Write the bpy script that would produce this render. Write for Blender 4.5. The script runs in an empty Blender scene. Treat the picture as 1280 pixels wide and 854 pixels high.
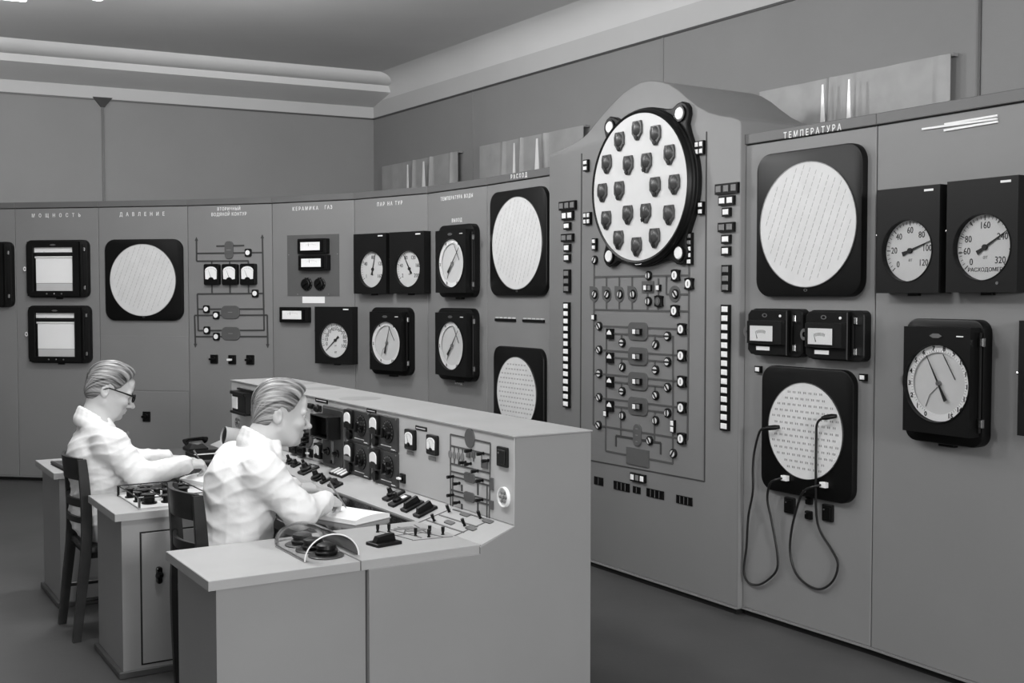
import bpy, bmesh, math, random
import numpy as np
from mathutils import Vector, Matrix
random.seed(7)
sc = bpy.context.scene
COL = sc.collection
# ------------------------------------------------------------------ camera
EYE, PITCH, LENS = 1.70, math.radians(2.35), 40.0
cd = bpy.data.cameras.new('camera'); cam = bpy.data.objects.new('camera', cd); COL.objects.link(cam)
cd.lens = LENS; cd.sensor_width = 36.0; cd.clip_end = 100
cam.location = (0, 0, EYE); cam.rotation_euler = (math.pi/2 - PITCH, 0, 0)
sc.camera = cam
# ------------------------------------------------------------------ world and lights
w = bpy.data.worlds.new('world'); sc.world = w; w.use_nodes = True
w.node_tree.nodes['Background'].inputs[0].default_value = (1, 1, 1, 1)
w.node_tree.nodes['Background'].inputs[1].default_value = 0.13
def area(name, loc, target, size, power, sy=None):
    l = bpy.data.lights.new(name, 'AREA'); l.energy = power; l.size = size
    if sy: l.shape = 'RECTANGLE'; l.size_y = sy
    o = bpy.data.objects.new(name, l); COL.objects.link(o); o.location = loc
    o.rotation_euler = (Vector(target) - Vector(loc)).to_track_quat('-Z', 'Y').to_euler()
    return o
def bulb(name, loc, power, r=.2):
    l = bpy.data.lights.new(name, 'POINT'); l.energy = power; l.shadow_soft_size = r
    o = bpy.data.objects.new(name, l); COL.objects.link(o); o.location = loc
area('photographers_flood_lamp', (4.0, -4.0, 2.8), (-0.6, 5.5, 1.3), 1.4, 360)
area('photographers_flood_lamp', (-0.8, -4.6, 2.4), (-0.6, 7.5, 1.7), 1.2, 100)
bulb('unseen_bulb', (-2.1, 7.2, 3.5), 98)
bulb('unseen_bulb', (-4.6, 7.8, 3.45), 30)  # unseen bulb added to lift the left panels and wall, no fitting
bulb('unseen_bulb', (-1.9, 5.3, 3.4), 78)  # unseen bulb over the operators, set to light the console face
bulb('unseen_bulb', (-0.9, 3.6, 3.4), 95)  # unseen bulb above the near bay, no fitting built
bulb('unseen_bulb', (1.2, 1.0, 3.3), 18)  # unseen fill bulb on the camera side, no lamp hangs here
vs = sc.view_settings
vs.view_transform = 'Standard'; vs.look = 'None'; vs.gamma = 1.0; vs.use_curve_mapping = False
vs.exposure = 0.22

# ------------------------------------------------------------------ helpers
FPX = LENS/36*1280
_cp, _sp = math.cos(PITCH), math.sin(PITCH)
def ray(x, y):
    a = (x-640)/FPX; b = (y-427)/FPX
    return Vector((a, _cp-b*_sp, -_sp-b*_cp))
EYEV = Vector((0, 0, EYE))
class Fr:
    """A surface in the room: origin, x to the right, y, z outwards."""
    def __init__(s, o, x, y):
        s.o = Vector(o); s.x = Vector(x).normalized(); s.y = Vector(y).normalized(); s.z = s.x.cross(s.y)
    def M(s, u=0, v=0, d=0, rot=0):
        p = s.o + s.x*u + s.y*v + s.z*d
        m = Matrix((s.x, s.y, s.z)).transposed().to_4x4(); m.translation = p
        return m @ Matrix.Rotation(rot, 4, 'Z') if rot else m
    def uv(s, px, py, d=0):
        r = ray(px, py); o = s.o + s.z*d
        t = s.z.dot(o - EYEV)/s.z.dot(r); p = EYEV + r*t - o
        return p.dot(s.x), p.dot(s.y)
    def box(s, x0, y0, x1, y1, d=0):
        xm, ym = (x0+x1)/2, (y0+y1)/2
        u0 = s.uv(x0, ym, d)[0]; u1 = s.uv(x1, ym, d)[0]
        return u0, s.uv(xm, y1, d)[1], u1, s.uv(xm, y0, d)[1]

def lin(v):
    c = v/255.0
    return c/12.92 if c <= .04045 else ((c+.055)/1.055)**2.4
M = {}
def mat(name, g, rough=.6, metal=0., var=.06, scale=6., bump=0., spec=.5, fine=0., trans=0., alpha=1., emit=0.):
    m = bpy.data.materials.new(name); m.use_nodes = True
    nt = m.node_tree; b = nt.nodes['Principled BSDF']
    L = nt.links.new
    c = lin(g)
    b.inputs['Roughness'].default_value = rough; b.inputs['Metallic'].default_value = metal
    b.inputs['Specular IOR Level'].default_value = spec
    tc = nt.nodes.new('ShaderNodeTexCoord')
    n = nt.nodes.new('ShaderNodeTexNoise'); n.inputs['Scale'].default_value = scale; n.inputs['Detail'].default_value = 6
    L(tc.outputs['Object'], n.inputs['Vector'])
    r = nt.nodes.new('ShaderNodeMapRange')
    r.inputs['From Min'].default_value = .25; r.inputs['From Max'].default_value = .75
    r.inputs['To Min'].default_value = c*(1-var); r.inputs['To Max'].default_value = c*(1+var)
    L(n.outputs['Fac'], r.inputs['Value'])
    L(r.outputs['Result'], b.inputs['Base Color'])
    if bump or fine:
        n2 = nt.nodes.new('ShaderNodeTexNoise'); n2.inputs['Scale'].default_value = fine or scale*8; n2.inputs['Detail'].default_value = 3
        L(tc.outputs['Object'], n2.inputs['Vector'])
        bp = nt.nodes.new('ShaderNodeBump'); bp.inputs['Strength'].default_value = bump; bp.inputs['Distance'].default_value = .002
        L(n2.outputs['Fac'], bp.inputs['Height']); L(bp.outputs['Normal'], b.inputs['Normal'])
    if trans:
        b.inputs['Transmission Weight'].default_value = trans; b.inputs['IOR'].default_value = 1.45
    if alpha < 1: b.inputs['Alpha'].default_value = alpha
    if emit:
        b.inputs['Emission Color'].default_value = (1, 1, 1, 1); b.inputs['Emission Strength'].default_value = emit
    M[name] = m
    return m
mat('wall', 138, .85, var=.05, scale=1.3, bump=.25, fine=90)
mat('wall_upper', 192, .85, var=.04, scale=1.1, bump=.2, fine=90)
mat('ceiling', 212, .9, var=.05, scale=.9, bump=.2, fine=60)
mat('floor', 74, .42, var=.16, scale=2.2, bump=.12, fine=40)
mat('panel', 125, .5, var=.035, scale=2.2, bump=.06, fine=220)
mat('strip', 98, .5, var=.03)
mat('console', 137, .5, var=.04, scale=2.5, bump=.06, fine=200)
mat('desktop', 157, .55, var=.05, scale=5, bump=.12, fine=160)
mat('desk_edge', 142, .55, var=.05, scale=6)
mat('console_face', 186, .5, var=.04, scale=2.5, bump=.06, fine=200)
mat('black', 9, .4, var=.2, spec=.25)
mat('black_gloss', 9, .16, var=.2)
mat('bakelite', 15, .4, var=.2, spec=.25)
mat('case', 18, .45, var=.12, spec=.25)
mat('kick', 8, .8, var=.2)
mat('deskglass', 16, .12, var=.3, scale=9)
mat('dark_plate', 88, .5)
mat('mid_plate', 70, .45)
mat('pipe', 78, .6)
mat('pipe_dark', 58, .6)
mat('symbol', 84, .55)
mat('white', 232, .45, var=.02)
mat('lamp_white', 240, .25, var=.02)
mat('lamp_grey', 120, .3, var=.03)
mat('dial', 208, .5, var=.03, scale=12)
mat('dial_grey', 208, .5, var=.05, scale=14)
mat('paper', 236, .7, var=.02)
mat('paper_grey', 196, .7, var=.03)
mat('ink', 22, .6)
mat('ink_soft', 120, .6)
mat('print', 150, .6, var=.1)
mat('letters', 226, .5, var=.02)
mat('chrome', 205, .2, metal=1., var=.03)
mat('steel', 150, .35, metal=.9, var=.08, scale=20)
mat('knob_grey', 62, .35, var=.2, scale=40)
mat('wood_dark', 36, .4, var=.35, scale=14, spec=.35)
mat('coat', 226, .8, var=.02, scale=6, bump=.35, fine=60)
mat('skin', 184, .5, var=.05, scale=9, bump=.05, fine=120)
mat('lips', 168, .5)
mat('trousers', 60, .8)
mat('eye_white', 215, .3)
mat('eye_dark', 30, .2)
mat('cord', 20, .5)
mat('film', 160, .5, var=.10, scale=7, bump=.3, fine=9)
mat('clear', 250, .03, trans=1., var=0)
mat('lamp_glow', 255, .5, emit=6.)
mat('pencil', 120, .4)
mat('module', 50, .5)
mat('lamp_shade', 168, .4)

def glassmat(name, tint, refl):
    m = bpy.data.materials.new(name); m.use_nodes = True; nt = m.node_tree
    nt.nodes.remove(nt.nodes['Principled BSDF']); out = nt.nodes['Material Output']
    tr = nt.nodes.new('ShaderNodeBsdfTransparent'); tr.inputs[0].default_value = (tint,)*3+(1,)
    gl = nt.nodes.new('ShaderNodeBsdfGlossy'); gl.inputs['Roughness'].default_value = .06
    fr = nt.nodes.new('ShaderNodeFresnel'); fr.inputs[0].default_value = refl
    mx = nt.nodes.new('ShaderNodeMixShader'); L = nt.links.new
    L(fr.outputs[0], mx.inputs[0]); L(tr.outputs[0], mx.inputs[1]); L(gl.outputs[0], mx.inputs[2]); L(mx.outputs[0], out.inputs[0])
    M[name] = m
glassmat('glass', .98, 1.18); glassmat('hood', .96, 1.22)
class MB:
    def __init__(s): s.v = []; s.f = []
    def add(s, vs, fs):
        o = len(s.v); s.v += [tuple(p) for p in vs]; s.f += [tuple(i+o for i in f) for f in fs]; return s
    def prism(s, out, layers, cap0=True, cap1=True):
        n = len(out); P = [Vector((p[0], p[1])) for p in out]
        nor = []
        for i in range(n):
            a, b, c = P[i-1], P[i], P[(i+1) % n]
            e1 = (b-a); e2 = (c-b)
            n1 = Vector((e1.y, -e1.x)).normalized() if e1.length else Vector((0, 0))
            n2 = Vector((e2.y, -e2.x)).normalized() if e2.length else Vector((0, 0))
            m = n1+n2; q = 1+n1.dot(n2)
            nor.append(m/max(q, .35))
        vs = []
        for z, ins in layers:
            vs += [(P[i].x-nor[i].x*ins, P[i].y-nor[i].y*ins, z) for i in range(n)]
        fs = []
        for k in range(len(layers)-1):
            for i in range(n):
                j = (i+1) % n
                fs.append((k*n+i, k*n+j, (k+1)*n+j, (k+1)*n+i))
        if cap0: fs.append(tuple(range(n-1, -1, -1)))
        if cap1: fs.append(tuple(range((len(layers)-1)*n, len(layers)*n)))
        return s.add(vs, fs)
    def box(s, x0, x1, y0, y1, z0, z1, c=0.):
        o = [(x0, y0), (x1, y0), (x1, y1), (x0, y1)]
        L = [(z0, c), (z0+c, 0), (z1-c, 0), (z1, c)] if c else [(z0, 0), (z1, 0)]
        return s.prism(o, L)
    def rbox(s, x0, x1, y0, y1, r, z0, z1, c=0., seg=5):
        return s.prism(rrect(x0, x1, y0, y1, r, seg), [(z0, 0), (z1-c, 0), (z1-c*.3, c*.3), (z1, c)] if c else [(z0, 0), (z1, 0)])
    def cyl(s, cx, cy, r, z0, z1, n=20, c=0., ry=None):
        o = ell(cx, cy, r, ry or r, n)
        return s.prism(o, [(z0, 0), (z1-c, 0), (z1, c)] if c else [(z0, 0), (z1, 0)])
    def ring(s, cx, cy, r0, r1, z0, z1, n=32, ry=1.):
        vs = []; fs = []
        for k in range(n):
            t = 2*math.pi*k/n; a, b = math.cos(t), math.sin(t)*ry
            vs += [(cx+r0*a, cy+r0*b, z0), (cx+r1*a, cy+r1*b, z0), (cx+r1*a, cy+r1*b, z1), (cx+r0*a, cy+r0*b, z1)]
        for k in range(n):
            i = 4*k; j = 4*((k+1) % n)
            for q in range(4):
                p = (q+1) % 4
                fs.append((i+q, j+q, j+p, i+p))
        return s.add(vs, fs)
    def lathe(s, prof, n=20, cx=0, cy=0):
        vs = []; fs = []; m = len(prof)
        for k in range(n):
            t = 2*math.pi*k/n
            vs += [(cx+r*math.cos(t), cy+r*math.sin(t), z) for r, z in prof]
        for k in range(n):
            j = (k+1) % n
            for i in range(m-1):
                fs.append((k*m+i, j*m+i, j*m+i+1, k*m+i+1))
        fs.append(tuple(k*m for k in range(n-1, -1, -1))); fs.append(tuple(k*m+m-1 for k in range(n)))
        return s.add(vs, fs)
    def bar(s, p, q, w, z0, z1):
        p = Vector(p[:2]); q = Vector(q[:2]); d = (q-p).normalized(); t = Vector((-d.y, d.x))*w/2
        return s.prism([p-t, q-t, q+t, p+t], [(z0, 0), (z1, 0)])
    def tube(s, pts, r, n=8, closed=False):
        P = [Vector(p) for p in pts]; m = len(P); R = r if hasattr(r, '__len__') else [r]*m
        vs = []; fs = []; up = None
        for i in range(m):
            if closed: d = (P[(i+1) % m]-P[i-1]).normalized()
            else: d = (P[min(i+1, m-1)]-P[max(i-1, 0)]).normalized()
            if up is None: up = d.orthogonal().normalized()
            x = (up - d*up.dot(d)).normalized(); up = x; y = d.cross(x)
            for k in range(n):
                t = 2*math.pi*k/n
                vs.append(P[i]+(x*math.cos(t)+y*math.sin(t))*R[i])
        for i in range(m if closed else m-1):
            a = i*n; b = ((i+1) % m)*n
            for k in range(n):
                l = (k+1) % n
                fs.append((a+k, a+l, b+l, b+k))
        if not closed:
            fs.append(tuple(range(n-1, -1, -1))); fs.append(tuple((m-1)*n+k for k in range(n)))
        return s.add(vs, fs)
    def ball(s, c, r, n=12, m=8, sx=1, sy=1, sz=1):
        vs = [(c[0], c[1], c[2]-r*sz)]; fs = []
        for i in range(1, m):
            t = -math.pi/2+math.pi*i/m
            for k in range(n):
                a = 2*math.pi*k/n
                vs.append((c[0]+r*sx*math.cos(t)*math.cos(a), c[1]+r*sy*math.cos(t)*math.sin(a), c[2]+r*sz*math.sin(t)))
        vs.append((c[0], c[1], c[2]+r*sz))
        for k in range(n):
            fs.append((0, 1+(k+1) % n, 1+k)); fs.append((len(vs)-1, 1+(m-2)*n+k, 1+(m-2)*n+(k+1) % n))
        for i in range(m-2):
            for k in range(n):
                a = 1+i*n+k; b = 1+i*n+(k+1) % n
                fs.append((a, b, b+n, a+n))
        return s.add(vs, fs)
    def mesh(s, name, m=None, smooth=False):
        me = bpy.data.meshes.new(name); me.from_pydata(s.v, [], s.f); me.update()
        if m: me.materials.append(M[m])
        if smooth:
            me.polygons.foreach_set('use_smooth', [True]*len(me.polygons))
            try: me.set_sharp_from_angle(angle=math.radians(40))
            except Exception: pass
        return me
    def build(s, name, m, parent=None, mw=None, smooth=False):
        return place(name, s.mesh(name, m, smooth), parent, mw)
def place(name, me, parent=None, mw=None):
    o = bpy.data.objects.new(name, me); COL.objects.link(o)
    if parent: o.parent = parent
    if mw is not None: o.matrix_local = mw
    return o
def ell(cx, cy, rx, ry, n=24):
    return [(cx+rx*math.cos(2*math.pi*k/n), cy+ry*math.sin(2*math.pi*k/n)) for k in range(n)]
def rrect(x0, x1, y0, y1, r, seg=5):
    o = []
    for cx, cy, a0 in ((x1-r, y0+r, -90), (x1-r, y1-r, 0), (x0+r, y1-r, 90), (x0+r, y0+r, 180)):
        for k in range(seg+1):
            t = math.radians(a0+90*k/seg); o.append((cx+r*math.cos(t), cy+r*math.sin(t)))
    return o
def tag(o, label, cat, group=None):
    o['label'] = label; o['category'] = cat
    if group: o['group'] = group
    return o
def thing(name, label, cat, mw=None, group=None):
    o = bpy.data.objects.new(name, None); COL.objects.link(o); o.empty_display_size = .05
    if mw is not None: o.matrix_world = mw
    return tag(o, label, cat, group)
def struct(o):
    o['kind'] = 'structure'; return o
def shift(x=0, y=0, z=0, rz=0): return Matrix.Translation((x, y, z)) @ Matrix.Rotation(rz, 4, 'Z')
TEXTS = []
def text(s, size, m, parent, x, y, z=.001, name='lettering', sx=1., space=1., rot=0., align='CENTER', mw=None, bold=0.):
    c = bpy.data.curves.new(name, 'FONT'); c.body = s; c.size = size; c.align_x = align; c.align_y = 'CENTER'
    c.extrude = .0006; c.space_character = space; c.resolution_u = 2; c.offset = bold
    c.materials.append(M[m])
    o = bpy.data.objects.new(name, c); COL.objects.link(o); o.parent = parent
    o.matrix_local = (mw or Matrix()) @ shift(x, y, z, rot) @ Matrix.Diagonal((sx, 1, 1, 1))
    TEXTS.append(o); return o
def finish_texts():
    bpy.context.view_layer.update(); dg = bpy.context.evaluated_depsgraph_get()
    made = [(t, bpy.data.meshes.new_from_object(t.evaluated_get(dg))) for t in TEXTS]
    for t, me in made:
        n = t.name.split('.')[0]; mw = t.matrix_local.copy(); p = t.parent
        bpy.data.objects.remove(t)
        o = bpy.data.objects.new(n, me); COL.objects.link(o); o.parent = p; o.matrix_local = mw

# ------------------------------------------------------------------ frames of reference
HT = 2.536; SB = 2.478                       # top of the panel wall, underside of its name strip
PT = [(-5.34, 10.50), (-4.511, 10.362), (-3.699, 10.21), (-2.851, 10.035), (-2.053, 9.771), (-1.294, 9.374), (-0.651, 8.82),
      (-0.178, 8.169), (0.271, 7.459), (1.222, 5.985), (1.686, 5.287), (2.125, 4.55)]
def pfr(i, off=0):
    a = Vector((*PT[i], 0)); b = Vector((*PT[i+1], 0)); x = (b-a).normalized()
    f = Fr(a, x, (0, 0, 1)); f.w = (b-a).length; f.o = a + f.z*off; return f
# ------------------------------------------------------------------ the room
P = [pfr(i) for i in range(11)]              # P[0] .. P[10]; P[8] is the tall middle panel
BU = pfr(8, .035)
YAW = math.radians(121.8)
AX = Vector((math.cos(YAW), math.sin(YAW), 0)); BX = Vector((math.sin(YAW), -math.cos(YAW), 0))
CF = Fr((0, 0, 0), BX, AX)                   # console: x = b, y = a, z up
FF = Fr(BX*2.325, -AX, (0, 0, 1))            # upright instrument face of the console (x = -a)
CW = CF.M()
def cpt(a, b, z): return AX*a + BX*b + Vector((0, 0, z))

CEIL = 3.97
corner = Vector((-1.48, 12.25, 0)); wl = Vector((math.cos(math.radians(26.3)), math.sin(math.radians(26.3)), 0)); wr = Vector((.552, -.834, 0)).normalized()
WL = Fr(corner - wl*9, wl, (0, 0, 1)); WR = Fr(corner, wr, (0, 0, 1))
RAIL = 3.575
b = MB(); b.add([(-11, -5, 0), (9, -5, 0), (9, 15, 0), (-11, 15, 0)], [(0, 1, 2, 3)])
struct(b.build('floor', 'floor'))
b = MB(); b.add([(-11, -5, CEIL), (9, -5, CEIL), (9, 15, CEIL), (-11, 15, CEIL)], [(3, 2, 1, 0)])
struct(b.build('ceiling', 'ceiling'))
def wall(name, F, L):
    b = MB(); b.box(0, L, 0, RAIL, -.2, 0); o = struct(b.build(name, 'wall', mw=F.M()))
    b = MB(); b.box(0, L, RAIL, CEIL, -.2, .0); b.build('upper_band', 'wall_upper', o)
    b = MB(); b.box(0, L, RAIL-.008, RAIL+.008, 0, .012); b.build('picture_rail', 'mid_plate', o)
    return o
wa = wall('wall_left', WL, 9.0); wb = wall('wall_right', WR, 15.0)
def conduit(o, F, x, z0, z1):
    b = MB(); b.box(x-.012, x+.012, z0, z1, 0, .016); b.build('conduit', 'mid_plate', o)
u = WL.uv(129, 190)[0]; conduit(wa, WL, u, 0, RAIL)
b = MB(); b.prism([(u-.09, RAIL+.02), (u-.02, RAIL-.07), (u+.02, RAIL-.07), (u+.09, RAIL+.02)], [(0, 0), (.03, 0)]); b.build('junction_box', 'black', wa)
for px, m in ((591, 0), (829, 1), (1225, 1)):
    u = WR.uv(px, 60)[0]
    b = MB(); b.box(u-.008, u+.008, 0, RAIL, 0, .008); b.build('wall_seam_strip', 'mid_plate' if px == 1225 else 'wall', wb)
# rounded beam in front of the left wall and cove over the right wall
b = MB(); o = [(0.0, 3.70), (.36, 3.79)]
o = [(-.05, 3.70), (0.0, 3.70), (.40, 3.80), (.41, 3.86)] + [(.41+.16*math.sin(t)-.0, CEIL+.005-.11*math.cos(t)) for t in (0, .25, .5, .75, 1.0, 1.25, 1.57)] + [(-.05, CEIL+.005)]
ff = Fr(corner - wl*9, Vector((-WL.z.x, -WL.z.y, 0))*-1, (0, 0, 1))
b.prism(o, [(-10, 0), (0, 0)]); mw = Matrix((Vector((*WL.z[:2], 0)), Vector((0, 0, 1)), WL.z.cross(Vector((0, 0, 1))))).transposed().to_4x4(); mw.translation = corner + wl*.35
if (mw.to_3x3() @ Vector((0, 0, -1))).dot(wl) > 0:
    b = MB(); b.prism(o, [(0, 0), (10, 0)])
struct(b.build('trim_1', 'ceiling', mw=mw, smooth=True))
b = MB(); rr = .22
o = [(-.05, CEIL+.01), (-.05, CEIL-rr), (0, CEIL-rr)] + [(rr-rr*math.cos(t), CEIL-rr+rr*math.sin(t)) for t in [k*math.pi/20 for k in range(1, 10)]] + [(rr, CEIL+.01)]
b.prism(o[::-1], [(0, 0), (15, 0)]); zz = WR.z.cross(Vector((0, 0, 1)))
mw = Matrix((WR.z, Vector((0, 0, 1)), zz)).transposed().to_4x4(); mw.translation = corner if zz.dot(wr) > 0 else corner + wr*15
struct(b.build('trim_2', 'ceiling', mw=mw, smooth=True))
# ceiling lamps that just reach into the picture
p = EYEV + ray(14, 0.5)*6.8
t = thing('ceiling_lamp', 'white rectangular ceiling lamp at the very top left corner of the picture', 'lamp', Matrix.Translation((p.x, p.y, p.z+.02)) @ Matrix.Rotation(math.radians(26), 4, 'Z'), 'ceiling lamps')
b = MB(); b.box(-.9, .09, -.1, .1, 0, .07, .01); b.build('diffuser', 'lamp_glow', t)
b = MB(); b.box(-.9, .09, -.12, .12, .07, .10, .005); b.build('housing', 'white', t)
for x in (-.7, -.1): b = MB(); b.cyl(x, 0, .012, .10, CEIL-p.z, 8); b.build('stem', 'steel', t)
p = EYEV + ray(121, 0)*7.2
t = thing('ceiling_lamp', 'round ceiling lamp right of the rectangular lamp, only its lower rim in view', 'lamp', Matrix.Translation((p.x, p.y, p.z)), 'ceiling lamps')
b = MB(); b.lathe([(.0, .0), (.03, .003), (.08, .03), (.12, .08), (.12, .12), (.08, .16), (.03, .18)], 24); b.build('globe', 'lamp_glow', t, smooth=True)
b = MB(); b.cyl(0, 0, .05, .175, .22, 16); b.cyl(0, 0, .012, .21, CEIL-p.z, 8); b.build('stem', 'steel', t)

# translucent film sheets hung low on the right wall behind the panels
def film(x0, y0, x1, y1, label, folds):
    F = Fr(WR.o + WR.z*.06, WR.x, WR.y)
    u0, v0 = F.uv(x0, y0); u1, v1 = F.uv(x1, y1)
    t = thing('film_sheet', label, 'plastic sheet', F.M(u0, 0), 'film sheets above the panels')
    W = u1-u0; top = (v0+v1)/2; b = MB(); n = 70; rows = 6; vs = []; fs = []
    z0 = top-1.15
    def dep(s, h):
        d = .004*math.sin(s*17)+.0015*math.sin(s*41+1)
        for c, wd, am in folds:
            k = (s-c)/(wd*(.35+.65*h)); d += am*math.exp(-k*k)*(.25+.75*h)
        return d
    for th in (0, .003):
        for j in range(rows+1):
            h = 1-j/rows
            for i in range(n+1):
                s = i/n; vs.append((s*W, z0+(top-z0)*(j/rows), dep(s, h)+th))
    N = (n+1)*(rows+1)
    for j in range(rows):
        for i in range(n):
            a = j*(n+1)+i
            fs.append((a+N, a+1+N, a+n+2+N, a+n+1+N)); fs.append((a+1, a, a+n+1, a+n+2))
    b.add(vs, fs); b.build('film', 'film', t, smooth=True)
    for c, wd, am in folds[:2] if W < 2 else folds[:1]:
        b = MB(); x = c*W; hw_ = wd*W*1.1; b.prism([(x-hw_*1.5, z0), (x+hw_*1.6, z0), (x+hw_*.25, top-.05), (x-hw_*.15, top-.05)], [(.082, 0), (.085, .001)]); b.build('painted_glint', 'lamp_white', t)  # wedge-shaped highlights of the film, painted as white pieces
    b = MB(); b.box(-.01, W+.01, top-.012, top+.006, -.055, -.012); b.build('batten', 'wall', t)
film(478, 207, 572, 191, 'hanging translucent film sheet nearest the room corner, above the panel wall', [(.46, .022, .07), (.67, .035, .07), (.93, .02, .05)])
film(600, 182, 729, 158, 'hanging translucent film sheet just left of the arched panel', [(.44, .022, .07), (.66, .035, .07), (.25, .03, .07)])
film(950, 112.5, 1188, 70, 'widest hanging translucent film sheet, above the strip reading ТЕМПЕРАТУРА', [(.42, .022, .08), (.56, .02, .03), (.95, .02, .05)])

# ------------------------------------------------------------------ the panel wall
def cabinet(i, label, seams=()):
    F = P[i]; w = F.w
    t = thing('control_panel', label, 'control panel', F.M(), 'grey panels of the curved control wall')
    g = .0022
    b = MB(); b.prism([(g, .045), (w-g, .045), (w-g, SB), (g, SB)], [(-.55, 0), (-.004, 0), (0, .003)]); b.build('body', 'panel', t)
    b = MB(); b.prism([(.0005, SB+.006), (w-.0005, SB+.006), (w-.0005, HT), (.0005, HT)], [(-.55, 0), (.006, 0), (.009, .003)]); b.build('name_strip', 'strip', t)
    b = MB(); b.box(.01, w-.01, SB-.002, SB+.007, -.3, -.004); b.build('shadow_gap', 'kick', t)
    b = MB(); b.box(0, w, 0, .046, -.5, -.02); b.build('kick_strip', 'kick', t)
    b = MB(); b.box(0, w, .034, .045, -.03, .006); b.build('base_rail', 'panel', t)
    return t
CAB = {}
for i, l in ((0, 'panel cut by the left picture edge, leftmost of the curved wall'), (1, 'grey panel lettered МОЩНОСТЬ with two square chart recorders'),
             (2, 'grey panel lettered ДАВЛЕНИЕ with one large round display'), (3, 'grey panel lettered ВТОРИЧНЫЙ ВОДЯНОЙ КОНТУР with a pipe diagram'),
             (4, 'grey panel with a dark inset plate and small strip meters'), (5, 'grey panel lettered ПАР with two tall black gauges'),
             (6, 'grey panel lettered ТЕМПЕРАТУРА ВОДЫ with two stacked dial recorders'), (7, 'grey panel with РАСХОД on its strip and two round displays'),
             (9, 'grey panel with ТЕМПЕРАТУРА on its strip and two plugged-in black cords'), (10, 'rightmost grey panel with chrome trim bars and two large gauges')):
    CAB[i] = cabinet(i, l)
# hinged doors on the second panel
F = P[2]
for y0, y1 in ((299-60, 418), (420, 488), (489.5, 590)):
    if y0 < 250: continue
    u0, v0, u1, v1 = F.box(125.5, y0, 233.5, y1)
    b = MB(); b.prism([(.006, v0), (F.w-.006, v0), (F.w-.006, v1), (.006, v1)], [(-.002, 0), (.002, 0), (.0035, .002)])
    b.build('access_door', 'panel', CAB[2])
# the arched middle panel
F = BU
t = thing('control_panel', 'tall arched panel with the big round indicator board, standing proud of its neighbours', 'control panel', F.M(), 'grey panels of the curved control wall')
CAB[8] = t; w = F.w
prof = [(700, 188.5), (715, 181), (727, 173.5), (736, 165), (745, 154), (755, 141.5), (766, 129.6), (778, 117.5), (790, 108.8), (801, 103.2), (812, 100.9), (824, 101.6), (836, 105.2), (848, 113), (860, 123.5), (872, 133), (885, 140.2), (900, 144.5), (915, 146.6), (928, 147.6)]
top = [F.uv(*q) for q in prof]
out = [(0.0, .045), (w, .045), (w, top[-1][1]-.03), (w-.008, top[-1][1]-.012), (w-.022, top[-1][1]-.003)] + [q for q in top[::-1] if .03 < q[0] < w-.03] + [(.02, top[0][1]-.01), (.005, top[0][1]-.022), (0.0, top[0][1]-.04)]
b = MB(); b.prism(out, [(-.72, 0), (-.006, 0), (-.002, .002), (0, .006)]); b.build('body', 'panel', t, smooth=True)
b = MB(); b.box(0.02, w-.02, 0, .046, -.5, -.015); b.build('kick_strip', 'kick', t)
b = MB(); b.box(0, w, .034, .045, -.03, .006); b.build('base_rail', 'panel', t)

# lettering of the panel wall
def ptext(i, s, px, py, hpx, wpx, m='letters', d=.0005, nm='lettering'):
    F = P[i]; u, v = F.uv(px, py, d)
    hh = abs(F.uv(px, py-hpx/2, d)[1]-F.uv(px, py+hpx/2, d)[1]); ww = abs(F.uv(px+wpx/2, py, d)[0]-F.uv(px-wpx/2, py, d)[0])
    size = hh/.72; n = len(s); nat = size*.66
    text(s, size, m, CAB[i], u, v, d, nm, sx=.8, space=max(1, ww/(n*nat*.8)), bold=.0006)
ptext(1, 'МОЩНОСТЬ', 70, 269.5, 4.6, 74); ptext(2, 'ДАВЛЕНИЕ', 177.5, 268, 4.8, 70)
ptext(3, 'ВТОРИЧНЫЙ', 286, 261.3, 4, 29); ptext(3, 'ВОДЯНОЙ КОНТУР', 286, 268, 4.2, 46)
ptext(4, 'КЕРАМИКА', 381.5, 260.9, 4.6, 36); ptext(4, 'ГАЗ', 410.5, 259.3, 4.6, 12); ptext(5, 'ПАР НА ТУР', 487, 254.8, 4.8, 39)
ptext(6, 'ТЕМПЕРАТУРА ВОДЫ', 570.5, 246.8, 4.6, 44); ptext(6, 'ВЫХОД', 571, 275.5, 4.5, 13); ptext(6, 'ВХОД', 573, 478.5, 4.5, 9)
ptext(7, 'РАСХОД', 648.5, 220.2, 5.6, 23, d=.0096); ptext(9, 'ТЕМПЕРАТУРА', 1014.5, 164.8, 8, 81, d=.0096)
# chrome trim bars on the rightmost panel
F = P[10]
for (xa, ya), (xb, yb) in (((1181.7, 155.5), (1247.3, 144.6)), ((1153.6, 161.6), (1247.3, 148.6)), ((1181, 163.2), (1247.8, 152.2))):
    p, q = F.uv(xa, ya), F.uv(xb, yb)
    b = MB(); b.bar(p, q, .009, 0, .008); b.build('trim_bar', 'white', CAB[10])

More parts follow.
